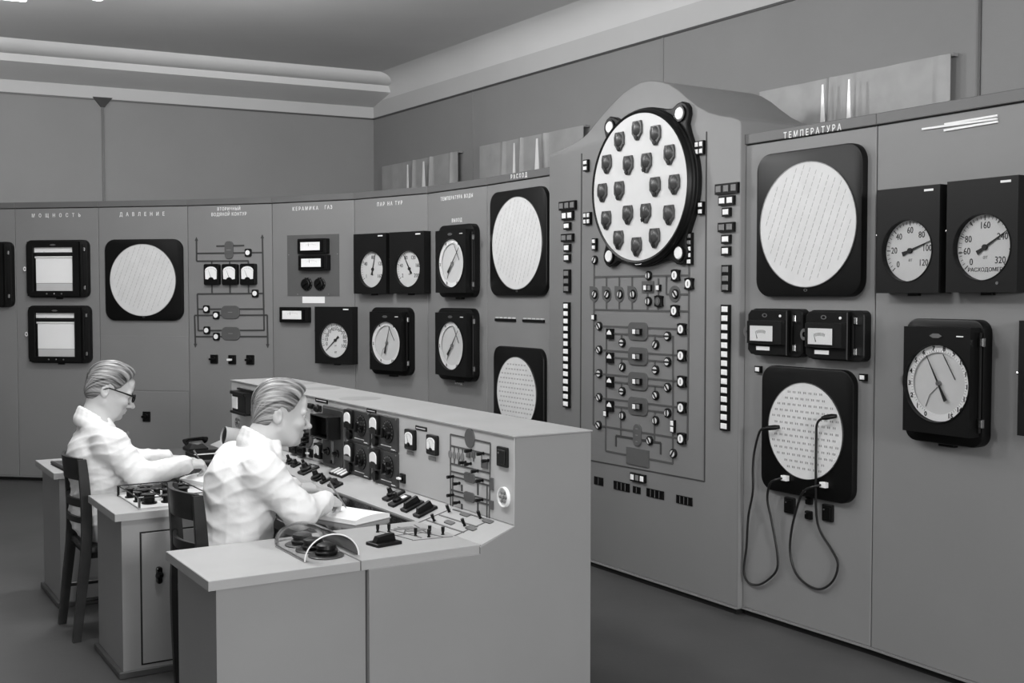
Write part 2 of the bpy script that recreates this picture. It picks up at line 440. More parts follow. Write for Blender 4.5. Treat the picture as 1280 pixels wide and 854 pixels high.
# ------------------------------------------------------------------ the operators' console
con = thing('operator_console', 'long grey operator console with a tall instrument ledge and sloped panel', 'console', CW)
A0, A1 = 3.731, 7.19
DH = .74
def yz_prism(pts, a0, a1, name, m, parent, c=0., smooth=False):
    """profile in (b, z) swept along a"""
    b = MB(); b.prism(pts, [(0, c), (c, 0), (a1-a0-c, 0), (a1-a0, c)] if c else [(0, 0), (a1-a0, 0)])
    # local (x=b, y=z, z=-a)  -> console frame
    mw = Matrix(((1, 0, 0, 0), (0, 0, -1, a1), (0, 1, 0, 0), (0, 0, 0, 1)))
    return b.build(name, m, parent, mw, smooth)
yz_prism([(2.328, .0), (2.69, 0.0), (2.69, 1.146), (2.328, 1.146)], A0+.004, A1, 'upright_cabinet', 'console', con)
yz_prism([(2.3245, .803), (2.3285, .803), (2.3285, 1.1445), (2.3245, 1.1445)], A0+.003, A1-.002, 'instrument_face', 'console_face', con)
yz_prism([(2.318, 1.1465), (2.697, 1.1465), (2.697, 1.152), (2.318, 1.152)], A0-.002, A1+.004, 'top_cover', 'desktop', con, .001)
yz_prism([(2.175, .70), (2.328, .70), (2.328, .801), (2.175, .743)], A0+.002, A1-.02, 'sloped_panel', 'desktop', con, .001)
b = MB(); b.prism([(1.7065, .0), (2.69, .0), (2.69, 1.143), (2.330, 1.143), (2.326, .798), (2.172, .735), (2.172, .708), (1.7065, .708)], [(-.02, 0), (-.001, 0), (0, .001)])
mw = Matrix(((1, 0, 0, 0), (0, 0, -1, A0), (0, 1, 0, 0), (0, 0, 0, 1))); b.build('end_panel', 'console', con, mw)
yz_prism([(1.708, .0), (2.16, .0), (2.16, .703), (1.708, .703)], A0+.022, 4.25, 'end_cabinet', 'console', con)
# writing surfaces of black glass in the two bays
for a0, a1 in ((4.285, 5.13), (5.665, 6.48)):
    b = MB(); b.box(1.70, 2.176, a0, a1, .700, .736, .003); b.build('writing_surface', 'deskglass', con)
    b = MB(); b.box(1.694, 1.702, a0, a1, .695, .738, .001); b.build('edge_strip', 'steel', con)
    b = MB(); b.box(2.05, 2.12, a0, a1, 0, .70); b.build('modesty_panel', 'console', con)
for px, py, rx in ((404, 485.3, .10), (450, 498, .11), (381, 479, .08)):
    q = EYEV + ray(px, py)*((1.1525-EYE)/ray(px, py).z)
    b = MB(); b.cyl(q.dot(BX), q.dot(AX), rx, 1.152, 1.1528, 32); b.build('cover_plate', 'desk_edge', con)

def pedestal(a0, a1, b0, b1, label, door=False, ext=-.001):
    t = thing('desk_pedestal', label, 'desk', CF.M(b0, a0, 0), 'desk wings of the operator console')
    L = b1-b0; W = a1-a0
    b = MB(); b.prism([(.0, .0), (L, .0), (L, W), (.0, W)], [(DH-.034, 0), (DH-.002, 0), (DH, .002)]); b.build('desk_top', 'desktop', t)
    b = MB(); b.box(.030, L+ext, .014, W-.05, .03, DH-.035); b.build('body', 'console', t)
    b = MB(); b.box(.012, L+ext, .004, W-.035, 0, .032, .004); b.build('plinth', 'mid_plate', t)
    if door:
        b = MB(); b.prism([(.115, .055), (L-.04, .055), (L-.04, DH-.10), (.115, DH-.10)], [(0, 0), (.004, 0), (.006, .0015)])
        dm = Matrix(((1, 0, 0, 0), (0, 0, -1, .014), (0, 1, 0, 0), (0, 0, 0, 1)))
        do = b.build('door', 'console', t, dm)
        b = MB(); b.box(.108, L-.033, .048, DH-.093, -.001, .0012); b.build('door_gap', 'kick', t, dm)
        b = MB(); b.lathe([(.010, .005), (.010, .02), (.016, .024), (.019, .034), (.015, .042), (.004, .045)], 14, .185, .45); b.rbox(.172, .198, .412, .488, .011, .02, .038, .004); b.build('handle', 'black_gloss', do)
    return t
ped1 = pedestal(3.745, 4.275, 1.125, 1.678, 'nearest desk wing, its pale top carrying the clear plastic hood', False, .026)
ped2 = pedestal(5.118, 5.672, 1.128, 1.69, 'middle desk wing with a cupboard door, between the two seated men', True)
ped3 = pedestal(6.474, 7.05, 1.112, 1.69, 'farthest desk wing, left of the bespectacled man')
# right-hand worktop pieces behind the wings
for k, (a0, a1) in enumerate(((3.742, 4.283), (5.118, 5.672), (6.474, 7.10))):
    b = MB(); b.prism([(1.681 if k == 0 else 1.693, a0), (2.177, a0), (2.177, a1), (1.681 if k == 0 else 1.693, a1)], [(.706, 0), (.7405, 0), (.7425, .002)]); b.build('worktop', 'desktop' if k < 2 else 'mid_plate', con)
    if k: b = MB(); b.box(1.70, 2.16, a0+.014, a1-.014, 0, .705); b.build('worktop_support', 'console', con)
# ------------------------------------------------------------------ instruments of the panel wall
def holed(b, x0, x1, y0, y1, cx, cy, r, z, ry=None, n=40):
    """flat front with a round hole"""
    ry = ry or r
    an = [2*math.pi*k/n for k in range(n)] + [math.atan2(y-cy, x-cx) % (2*math.pi) for x in (x0, x1) for y in (y0, y1)]
    an = sorted(set(round(a, 6) for a in an)); vs = []; fs = []
    for a in an:
        c, s = math.cos(a), math.sin(a)
        vs.append((cx+r*c, cy+ry*s, z))
        t = min(((x1-cx)/c if c > 1e-9 else (x0-cx)/c if c < -1e-9 else 1e9), ((y1-cy)/s if s > 1e-9 else (y0-cy)/s if s < -1e-9 else 1e9))
        vs.append((cx+t*c, cy+t*s, z))
    m = len(an)
    for k in range(m):
        j = (k+1) % m
        fs.append((2*k, 2*k+1, 2*j+1, 2*j))
    return b.add(vs, fs)
def well(b, cx, cy, r, z0, z1, n=40):
    vs = []; fs = []
    for k in range(n):
        t = 2*math.pi*k/n; vs += [(cx+r*math.cos(t), cy+r*math.sin(t), z1), (cx+r*math.cos(t), cy+r*math.sin(t), z0)]
    for k in range(n):
        j = (k+1) % n
        fs.append((2*k, 2*j, 2*j+1, 2*k+1))
    return b.add(vs, fs)
def pane(x0, x1, y0, y1, z, p):
    b = MB(); b.add([(x0, y0, z), (x1, y0, z), (x1, y1, z), (x0, y1, z)], [(0, 1, 2, 3)]); b.build('glass', 'glass', p)
def pane_disc(cx, cy, r, z, p):
    b = MB(); b.add([(x, y, z) for x, y in ell(cx, cy, r, r, 36)], [tuple(range(36))]); b.build('glass', 'glass', p)
def openbox(b, x0, x1, y0, y1, z0, z1):
    v = [(x0, y0, z0), (x1, y0, z0), (x1, y1, z0), (x0, y1, z0), (x0, y0, z1), (x1, y0, z1), (x1, y1, z1), (x0, y1, z1)]
    return b.add(v, [(3, 2, 1, 0), (0, 1, 5, 4), (1, 2, 6, 5), (2, 3, 7, 6), (3, 0, 4, 7)])
def pointer(b, cx, cy, ang, L, tail, w, z0, z1):
    d = Vector((math.cos(ang), math.sin(ang))); n = Vector((-d.y, d.x)); c = Vector((cx, cy))
    return b.prism([c-d*tail-n*w, c-d*tail*.25-n*w*.55, c+d*L-n*w*.12, c+d*L+n*w*.12, c-d*tail*.25+n*w*.55, c-d*tail+n*w], [(z0, 0), (z1, 0)])
def ticks(b, cx, cy, r0, r1, a0, a1, n, w, z0, z1):
    for k in range(n+1):
        a = math.radians(a0+(a1-a0)*k/n); c, s = math.cos(a), math.sin(a)
        b.bar((cx+r0*c, cy+r0*s), (cx+r1*c, cy+r1*s), w, z0, z1)
    return b
def at(F, x0, y0, x1, y1, d):
    u0, v0, u1, v1 = F.box(x0, y0, x1, y1, d)
    return F.M((u0+u1)/2, (v0+v1)/2), u1-u0, v1-v0
def latch(t, x, y, z, s=1.):
    b = MB(); b.cyl(0, 0, .007*s, 0, .018*s, 10); b.build('latch_pin', 'black', t, Matrix.Translation((x+.004, y, z-.01)) @ Matrix.Rotation(-math.pi/2, 4, 'Y'))
    b = MB(); b.ring(0, 0, .006*s, .013*s, -.002, .002, 14, 1.6); b.build('latch_key', 'steel', t, Matrix.Translation((x-.014*s, y, z)) @ Matrix.Rotation(.5, 4, 'Y'))

def chart_recorder(F, bb, label):
    D = .075
    m, w, h = at(F, *bb, D*.6)
    t = thing('chart_recorder', label, 'recorder', m, 'square chart recorders')
    x0, y0 = -w/2, -h/2; X = lambda f: x0+w*f; Y = lambda f: y0+h*(1-f)
    b = MB(); b.rbox(x0, -x0, y0, -y0, .055, 0, .05, .006, 6); b.build('case', 'case', t, smooth=True)
    b = MB(); openf = (X(.145), X(.785), Y(.885), Y(.13))
    ax0, ax1, ay0, ay1 = X(.045), X(.885), Y(.975), Y(.03)
    wx0, wx1, wy0, wy1 = openf
    for q in ((ax0, wx0, ay0, ay1), (wx1, ax1, ay0, ay1), (wx0, wx1, ay0, wy0), (wx0, wx1, wy1, ay1)): b.box(*q, .048, D)
    do = b.build('door', 'bakelite', t)
    b = MB()
    for q in ((wx0-.008, wx0, wy0-.008, wy1+.008), (wx1, wx1+.008, wy0-.008, wy1+.008), (wx0, wx1, wy0-.008, wy0), (wx0, wx1, wy1, wy1+.008)): b.box(*q, D, D+.004, .001)
    b.build('window_frame', 'case', do)
    b = MB(); b.box(wx0, wx1, Y(.215), wy1, .05, .054); b.build('scale', 'paper', t)
    b = MB(); b.box(X(.18), X(.73), Y(.25), Y(.215), .05, .0535); b.build('pen_slot', 'ink', t)
    b = MB(); b.tube([(X(.155), Y(.30), .052), (wx1-.004, Y(.30), .052)], .009, 10); b.build('paper_roller', 'white', t, smooth=True)
    b = MB(); b.box(X(.17), wx1-.002, Y(.75), Y(.32), .05, .056); b.build('chart_paper', 'paper', t)
    b = MB(); b.box(X(.17), wx1-.002, wy0, Y(.755), .05, .053); b.build('take_up_paper', 'paper_grey', t)
    b = MB(); pointer(b, X(.31), Y(.24), math.pi/2, .022, .004, .004, .058, .060); b.build('pointer', 'ink', t)
    pane(wx0, wx1, wy0, wy1, D-.006, do)
    for k in range(3):
        b = MB(); b.cyl(X(.36+.12*k), Y(.935), .007, D, D+.005, 10, .002); b.build('stud', 'chrome' if k == 1 else 'steel', do)
    b = MB(); b.prism([(X(.42), Y(.09)), (X(.45), Y(.075)), (X(.49), Y(.075)), (X(.52), Y(.09)), (X(.49), Y(.10)), (X(.45), Y(.10))], [(D, 0), (D+.003, .001)]); b.build('emblem', 'steel', do)
    for f in (.17, .83):
        b = MB(); b.box(X(.945), X(.975), Y(f)-.017, Y(f)+.017, .05, .066, .003); b.build('hinge', 'chrome', t)
    b = MB(); b.tube([(X(.915), Y(.08), .056), (X(.915), Y(.92), .056)], .006, 8); b.build('hinge_rod', 'black', t)
    latch(t, x0, 0, .05)
    b = MB(); b.box(-.03, .03, y0-.014, y0+.002, .0, .02, .002); b.build('name_plate', 'black', t)
    return t
chart_recorder(P[0], (-61, 302.5, 15, 384), 'square black chart recorder cut by the left picture edge')
chart_recorder(P[1], (33, 300, 109.7, 372), 'upper of the two stacked square chart recorders under МОЩНОСТЬ')
chart_recorder(P[1], (35.2, 382, 112.4, 454), 'lower of the two stacked square chart recorders under МОЩНОСТЬ')

def display(F, bb, dd, label, kind, D=.03):
    m, w, h = at(F, *bb, D)
    t = thing('round_display', label, 'display', m, 'large round displays in black square plates')
    u0, v0, u1, v1 = F.box(*dd, D+.004); c = m.inverted() @ (F.M((u0+u1)/2, (v0+v1)/2)).translation
    cx, cy = c.x, c.y; r = (u1-u0)/2*.5+(v1-v0)/2*.5
    b = MB(); b.prism(rrect(-w/2, w/2, -h/2, h/2, min(w, h)*.13, 8), [(0, 0), (D-.008, 0), (D-.002, .003), (D, .009)]); b.build('plate', 'black', t, smooth=True)
    b = MB(); b.ring(cx, cy, r*1.0, r*1.012, D, D+.006, 64); b.build('rim', 'steel', t)
    b = MB(); b.cyl(cx, cy, r, D-.001, D+.004, 72); b.build('screen', 'dial_grey', t)
    b = MB()
    if kind == 'lines':
        n = 12; s = 2*r/n; th = math.radians(68); dx, dy = math.cos(th), math.sin(th)
        for i in range(-n, n+1):
            off = i*s*.82
            j = -r
            while j < r:
                px, py = off*dy + j*dx, -off*dx + j*dy
                if math.hypot(px, py) < r*.90: b.bar((cx+px, cy+py), (cx+px+dx*s*.44, cy+py+dy*s*.44), .0022, D+.004, D+.0046)
                j += s*.60
    else:
        n = 13; s = 2*r*.93/n
        for i in range(-8, 9):
            for k in range(-8, 9):
                px, py = k*s+(i % 2)*s/2, i*s*.92
                if math.hypot(px, py) < r*.90:
                    for e in (-.16, .16):
                        b.box(cx+px+e*s-s*.07, cx+px+e*s+s*.07, cy+py-s*.15, cy+py+s*.15, D+.004, D+.0046)
    o = b.build('printed_channel_marks', 'print' if kind == 'lines' else 'ink_soft', t); o['kind'] = 'stuff'
    b = MB(); b.ring(0, -h/2+h*.045, .008, .011, D, D+.002, 16, .6); b.build('emblem', 'steel', t)
    return t
display(P[2], (131, 299, 227.8, 401), (137.4, 305.6, 219.8, 394.7), 'large round display under ДАВЛЕНИЕ, leftmost of the round displays', 'lines')
display(P[7], (612, 236.3, 683, 370), (615.3, 246.6, 677.7, 361.3), 'upper round display left of the arched panel', 'lines')
display(P[7], (616.6, 434.2, 679, 548), (621.6, 446.4, 670, 537), 'lower dotted round display, half hidden behind the console ledge', 'dots')
display(P[9], (945.2, 185.5, 1077, 371), (951.6, 201.3, 1069, 360), 'biggest round display, directly under ТЕМПЕРАТУРА', 'lines', .04)
low = display(P[9], (951.2, 460, 1066, 622), (961.4, 478, 1052.4, 600.2), 'dotted round patch board with two black cords plugged in', 'dots', .035)

def square_gauge(F, bb, dc, rp, label, nums, ang, a0=215, a1=-35, small=True, extra=None, D=.085, unit=''):
    m, w, h = at(F, *bb, D)
    t = thing('pressure_gauge', label, 'gauge', m, 'tall black box gauges with low round dials')
    cu, cv = F.uv(*dc, D); c = m.inverted() @ F.M(cu, cv).translation; cx, cy = c.x, c.y
    u0, v0, u1, v1 = F.box(dc[0]-rp[0], dc[1]-rp[1], dc[0]+rp[0], dc[1]+rp[1], D); r = ((u1-u0)+(v1-v0))/4
    cx = max(min(cx, w/2-r-.008), -w/2+r+.008); zd = D-.028
    b = MB(); openbox(b, -w/2, w/2, -h/2, h/2, 0, D); holed(b, -w/2, w/2, -h/2, h/2, cx, cy, r, D); well(b, cx, cy, r, zd-.002, D); b.build('case', 'case', t)
    b = MB(); b.cyl(cx, cy, r, zd-.006, zd, 40); b.build('dial', 'dial', t)
    b = MB(); ticks(b, cx, cy, r*.86, r*.96, a0, a1, 30, r*.016, zd, zd+.0006); ticks(b, cx, cy, r*.82, r*.97, a0, a1, len(nums)-1 or 1, r*.03, zd, zd+.0006)
    o = b.build('scale_marks', 'ink', t); o['kind'] = 'stuff'
    for k, s in enumerate(nums):
        a = math.radians(a0+(a1-a0)*k/max(1, len(nums)-1)); text(s, r*.30, 'ink', t, cx+r*.66*math.cos(a), cy+r*.66*math.sin(a), zd+.0008, 'numeral', sx=.85)
    if unit: text(unit, r*.17, 'ink', t, cx, cy-r*.68, zd+.0008, 'unit_lettering')
    text('ат', r*.16, 'ink_soft', t, cx, cy-r*.30, zd+.0008, 'unit_lettering')
    b = MB(); pointer(b, cx, cy, math.radians(ang), r*.9, r*.32, r*.075, zd+.004, zd+.006); b.build('pointer', 'ink', t)
    b = MB(); b.cyl(cx, cy, r*.09, zd, zd+.009, 14); b.build('hub', 'ink', t)
    pane_disc(cx, cy, r, D-.005, t)
    b = MB(); b.ring(cx, cy, r, r*1.025, D, D+.0025, 48); b.build('bezel', 'bakelite', t)
    b = MB(); b.box(w/2-w*.24, w/2-w*.10, h/2-h*.055, h/2-h*.035, D, D+.0012); b.build('name_plate', 'letters', t)
    b = MB(); b.box(-.028, .028, -h/2-.012, -h/2+.001, .02, .045, .002); b.build('tag_plate', 'black', t)
    if extra:
        b = MB(); b.cyl(w*extra[0], h*extra[1], .007, D, D+.004, 12); b.build('stud', 'chrome', t)
    b = MB(); b.cyl(0, 0, .008, 0, .02, 10, .003); b.build('lock', 'chrome', t, Matrix.Translation((-w/2+.002, cy+r*.55, D-.02)) @ Matrix.Rotation(-math.pi/2, 4, 'Y'))
    return t
N = [str(k) for k in range(0, 101, 10)]
square_gauge(P[4], (393.5, 383.6, 440.5, 455), (416.9, 425.6), (17.2, 22.5), 'black box gauge standing alone low, right of the small strip meter', N, 222, 200, -30, unit='ат')
square_gauge(P[5], (442, 292, 482.5, 367.3), (463, 336.8), (15, 23.2), 'left one of the two black box gauges under ПАР', ['1', '40', '80', '120', '160'], 76)
square_gauge(P[5], (486.7, 289.6, 530, 367), (508.7, 335.9), (15.5, 23.7), 'right one of the two black box gauges under ПАР', ['2', '40', '80', '120', '160', '200'], 120)
square_gauge(P[10], (1095.8, 234, 1174, 366.5), (1132.8, 313.4), (29.5, 40.5), 'smaller of the two big black box gauges at right, dial from 0 to 120', ['0', '20', '40', '60', '80', '100', '120'], 20, 222, -38, unit='')
square_gauge(P[10], (1183, 223, 1272, 365.5), (1226.3, 309), (34, 43.5), 'largest black box gauge with a dial up to 320, near the right picture edge', ['0', '60', '80', '', '160', '', '240', '', '320'], 32, 222, -38, extra=(.24, -.42), unit='РАСХОДОМЕР')
square_gauge(P[10], (1272.5, 401.5, 1350, 549), (1312, 490), (30, 42), 'black box gauge cut by the right picture edge', ['0', '50', '100'], 60)

def dial_recorder(F, back, front, dc, rp, label, ang, arcs=True, nums=None, D=.12):
    m, w, h = at(F, *back, .045)
    t = thing('dial_recorder', label, 'recorder', m, 'round chart recorders with hinged black doors')
    b = MB(); b.rbox(-w/2, w/2, -h/2, h/2, w*.14, 0, .055, .008, 6); b.build('back_plate', 'black', t, smooth=True)
    u0, v0, u1, v1 = F.box(*front, D); c0 = m.inverted() @ F.M(u0, v0).translation; c1 = m.inverted() @ F.M(u1, v1).translation
    fx0, fx1, fy0, fy1 = c0.x, c1.x, c0.y, c1.y
    u0, v0, u1, v1 = F.box(dc[0]-rp[0], dc[1]-rp[1], dc[0]+rp[0], dc[1]+rp[1], D); r = max(u1-u0, v1-v0)/2*.98
    cc = m.inverted() @ F.M((u0+u1)/2, (v0+v1)/2).translation; cx, cy = cc.x, cc.y
    r = min(r, (fx1-fx0)/2-.004); cx = max(min(cx, fx1-r-.005), fx0+r+.005); zd = D-.022
    b = MB(); openbox(b, fx0, fx1, fy0, fy1, .05, D); holed(b, fx0, fx1, fy0, fy1, cx, cy, r, D); well(b, cx, cy, r, zd-.012, D)
    do = b.build('door', 'bakelite', t)
    b = MB(); b.ring(cx, cy, r*.80, r*.985, zd, zd+.004, 56); b.build('scale_ring', 'lamp_white', do)
    b = MB(); b.cyl(cx, cy, r*.985, zd-.012, zd-.006, 48); b.build('chart_disc', 'dial', do)
    b = MB(); ticks(b, cx, cy, r*.81, r*.86, 240, -60, 60, r*.008, zd+.004, zd+.0046); o = b.build('scale_marks', 'ink', do); o['kind'] = 'stuff'
    ns = nums or [str(k) for k in range(0, 11, 2)]
    for k, s in enumerate(ns):
        a = math.radians(245+(-65-245)*k/(len(ns)-1)); text(s, r*.17, 'ink', do, cx+r*.905*math.cos(a), cy+r*.905*math.sin(a), zd+.0048, 'numeral', bold=.0008)
    b = MB(); pointer(b, cx, cy, math.radians(ang), r*.80, r*.5, r*.05, zd+.006, zd+.008); b.build('pointer', 'ink', do)
    b = MB(); b.cyl(cx, cy, r*.06, zd-.006, zd+.011, 14); b.build('hub', 'steel', do)
    b = MB(); b.tube([(cx+r*.12, cy+r*.75, zd+.002), (cx+r*.5, cy+r*.12, zd+.002)], r*.012, 6); b.build('pen_arm', 'ink', do)
    b = MB(); b.tube([(cx-r*.42, cy-r*.62, zd-.003), (cx-r*.30, cy-r*.32, zd-.003), (cx-r*.06, cy-r*.10, zd-.003)], r*.010, 6); b.build('ink_trace', 'ink_soft', do)
    b = MB(); b.ring(cx, cy, r, r*1.03, D, D+.004, 56); b.build('bezel', 'black', do)
    pane_disc(cx, cy, r, D-.004, do)
    ty = (fy1+cy+r)/2
    ex = (fx0+fx1)/2
    b = MB(); b.prism([(ex-.028, ty), (ex-.014, ty+.008), (ex+.014, ty+.008), (ex+.028, ty), (ex+.014, ty-.007), (ex-.014, ty-.007)], [(D, 0), (D+.004, .002)]); b.build('emblem', 'steel', do)
    b = MB(); b.box(fx1-(fx1-fx0)*.2, fx1-(fx1-fx0)*.1, ty-.002, ty+.003, D, D+.001); b.build('name_plate', 'letters', do)
    for f in (.13, .87):
        y = fy0+(fy1-fy0)*f
        b = MB(); b.box(fx1-.004, fx1+.03, y-.02, y+.02, .055, .075, .003); b.build('hinge_arm', 'bakelite', t)
        b = MB(); b.box(fx1+.018, fx1+.034, y-.017, y+.017, .066, .084, .002); b.build('hinge', 'chrome', t)
    b = MB(); b.tube([(fx1+.012, fy0+.02, .07), (fx1+.012, fy1-.02, .07)], .006, 8); b.build('hinge_rod', 'case', t)
    latch(t, fx0, cy, D-.03, 1.3)
    b = MB(); b.box(-.04, .04, -h/2-.014, -h/2+.001, .0, .03, .002); b.build('tag_plate', 'black', t)
    return t
dial_recorder(P[5], (464.5, 384.4, 513.5, 468.8), (462, 390, 501.5, 463), (481.4, 429), (18.5, 27.6), 'round chart recorder below the pair of gauges under ПАР', 75)
dial_recorder(P[6], (549, 280.8, 593.5, 371.8), (544.3, 287.6, 582, 366), (562.8, 328.9), (17, 31), 'round chart recorder marked ВЫХОД above it', 50)
dial_recorder(P[6], (548, 385.3, 593.2, 475.8), (544, 391, 583, 470), (562.3, 432.2), (17, 29.5), 'round chart recorder marked ВХОД beneath it', 52)
dial_recorder(P[10], (1133.5, 399, 1231, 555.5), (1129, 409, 1212, 543), (1169, 479.5), (38.5, 50), 'largest round chart recorder, on the rightmost panel, numbered 0 to 15', 118, nums=[str(k) for k in range(16)])

# small strip meters of the fourth panel
F = P[4]
m, w, h = at(F, 359.2, 293.4, 423.9, 370.2, .003)
t = thing('inset_plate', 'dark grey inset plate carrying two strip meters and two black knobs', 'plate', m)
b = MB(); b.box(-w/2, w/2, -h/2, h/2, 0, .004); b.build('plate', 'dark_plate', t)
for sx, sy in ((-.47, .18), (.47, .18), (-.3, -.47), (.3, -.47)):
    b = MB(); b.cyl(w*sx, h*sy, .004, .004, .006, 8); b.build('screw', 'steel', t)
def strip_meter(F, bb, label, d0=.0):
    m, w, h = at(F, *bb, .06)
    m = m @ Matrix.Translation((0, 0, d0))
    t = thing('strip_meter', label, 'meter', m, 'small black strip meters')
    b = MB(); b.rbox(-w/2, w/2, -h/2, h/2, .008, 0, .05, .004, 3); b.build('case', 'bakelite', t)
    b = MB(); b.prism(rrect(-w*.46, w*.40, -h*.38, h*.40, .006, 3), [(.05, 0), (.06, .004)]); b.build('bezel', 'black_gloss', t)
    b = MB(); b.box(-w*.36, w*.31, -h*.28, h*.26, .058, .0612); b.build('scale', 'lamp_white', t)
    b = MB(); pointer(b, -w*.08, h*.02, math.pi/2, h*.2, h*.02, .003, .0612, .062); b.build('pointer', 'ink', t)
    b = MB(); ticks(b, 0, -h*.9, h*1.0, h*1.06, 112, 68, 10, .001, .0612, .0618); b.build('scale_marks', 'ink_soft', t)['kind'] = 'stuff'
    pane(-w*.36, w*.31, -h*.28, h*.26, .064, t)
    return t
strip_meter(F, (370.8, 298.1, 406.9, 317.2), 'top strip meter on the dark inset plate', .004)
strip_meter(F, (371.9, 318.7, 408.2, 338), 'second strip meter on the dark inset plate, just above the two knobs', .004)
strip_meter(F, (348, 384, 383.5, 403.4), 'lone strip meter below the dark inset plate')
def round_knob(F, px, py, rpx, label, group, d0=0, rp=None):
    u, v = F.uv(px, py, .02); r = abs(F.uv(px, py+rpx, .02)[1]-v)
    t = thing('selector_knob', label, 'knob', F.M(u, v, d0), group)
    b = MB(); b.lathe([(r, 0), (r, .008), (r*.86, .012), (r*.80, .03), (r*.7, .035), (.002, .036)], 20); b.build('dial', 'black', t)
    b = MB()
    for k in range(12):
        a = k*math.pi/6; b.cyl(r*.92*math.cos(a), r*.92*math.sin(a), r*.06, .008, .0105, 6)
    b.build('scale_dots', 'ink_soft', t)['kind'] = 'stuff'
    b = MB(); b.bar((-r*.45, -r*.3), (r*.45, r*.3), r*.22, .034, .046); b.build('grip', 'bakelite', t)
round_knob(F, 382.5, 355.2, 8.3, 'left black knob on the dark inset plate', 'knobs on the inset plate', .004)
round_knob(F, 398.8, 355, 8.3, 'right black knob on the dark inset plate', 'knobs on the inset plate', .004)
m, w, h = at(F, 378, 370.9, 405.9, 379, .001)
b = MB(); b.box(-w/2, w/2, -h/2, h/2, 0, .0015); tag(b.build('paper_label', 'paper', mw=m), 'white paper label stuck under the dark inset plate', 'label')

def switchbox(F, bb, label, white=False, group='small black panel switches', D=.03, plain=False):
    m, w, h = at(F, *bb, D*.7)
    t = thing('panel_switch', label, 'switch', m, group)
    b = MB(); b.rbox(-w/2, w/2, -h/2, h/2, .006, 0, D*.5, .003, 3); b.build('base', 'bakelite', t)
    if plain:
        b = MB(); b.prism(rrect(-w*.36, w*.36, -h*.36, h*.36, .004, 3), [(D*.5, 0), (D*.7, .002)]); b.build('cover', 'black', t)
        b = MB(); b.cyl(-w*.2, h*.2, .004, D*.7, D*.8, 8); b.build('screw', 'steel', t); return
    b = MB(); b.cyl(-w*.05, 0, min(w, h)*.34, D*.5, D*.85, 14, .002); b.build('boss', 'black', t)
    b = MB(); b.rbox(-w*.46, w*.14, -h*.11, h*.11, .004, D*.7, D*1.5, .002, 3); b.build('lever', 'lamp_white' if white else 'black', t)
switchbox(P[2], (177.6, 514.7, 187, 527.4), 'lone black switch low on the panel right of the bespectacled man')
switchbox(P[3], (262.2, 443.5, 271, 454.7), 'left switch of the row of three under the pipe diagram')
switchbox(P[3], (284.7, 444, 293.7, 455.5), 'middle switch of the row of three, with a white lever', True)
switchbox(P[3], (307, 444, 316.5, 456), 'right switch of the row of three under the pipe diagram')

def box_recorder(F, bb, label):
    m, w, h = at(F, *bb, .05); x0 = -w/2; X = lambda f: x0+w*f; Y = lambda f: h/2-h*f
    t = thing('box_recorder', label, 'recorder', m, 'twin boxy meters under the big round display')
    b = MB(); b.prism(rrect(-w/2, w/2, -h/2, h/2, .03, 4), [(0, 0), (.045, 0), (.05, .004)]); b.build('case', 'case', t)
    b = MB(); b.prism([(X(.02), Y(.12)), (X(.08), Y(.03)), (X(.78), Y(.03)), (X(.78), Y(.97)), (X(.08), Y(.97)), (X(.02), Y(.88))][::-1], [(.045, 0), (.075, 0), (.08, .004)]); d = b.build('door', 'bakelite', t)
    b = MB(); b.prism([(X(.06), Y(.24)), (X(.76), Y(.24)), (X(.76), Y(.76)), (X(.06), Y(.76))][::-1], [(.075, 0), (.105, .006)]); b.build('hood', 'case', d)
    b = MB(); b.box(X(.14), X(.58), Y(.68), Y(.36), .104, .1065); b.build('scale', 'lamp_white', d)
    b = MB(); pointer(b, X(.28), Y(.60), 1.9, h*.14, h*.03, .003, .1065, .1075); b.build('pointer', 'ink', d)
    b = MB(); ticks(b, X(.36), Y(.36)-.12, .085, .1, 108, 72, 10, .0015, .1065, .1072); b.build('scale_marks', 'ink', d)['kind'] = 'stuff'
    pane(X(.12), X(.60), Y(.70), Y(.34), .110, d)
    b = MB(); b.box(X(.20), X(.46), Y(.88), Y(.80), .079, .0815); b.build('label_plate', 'letters', d)
    b = MB(); b.ring(X(.36), Y(.14), .011, .017, .079, .0825, 16, .6); b.build('emblem', 'steel', d)
    b = MB(); b.cyl(X(.66), Y(.15), .007, .079, .085, 12, .002); b.build('signal_lamp', 'lamp_white', d)
    for f in (.2, .8):
        b = MB(); b.box(X(.86), X(.92), Y(f)-.016, Y(f)+.016, .045, .07, .003); b.build('hinge', 'chrome', t)
    b = MB(); b.tube([(X(.82), Y(.1), .055), (X(.82), Y(.9), .055)], .006, 8); b.build('hinge_rod', 'black', t)
    latch(t, x0, 0, .06, 1.4)
box_recorder(P[9], (938.5, 386, 1003, 445.5), 'left one of the twin boxy meters between the two round displays at right')
box_recorder(P[9], (1010.5, 388, 1080, 451), 'right one of the twin boxy meters between the two round displays at right')

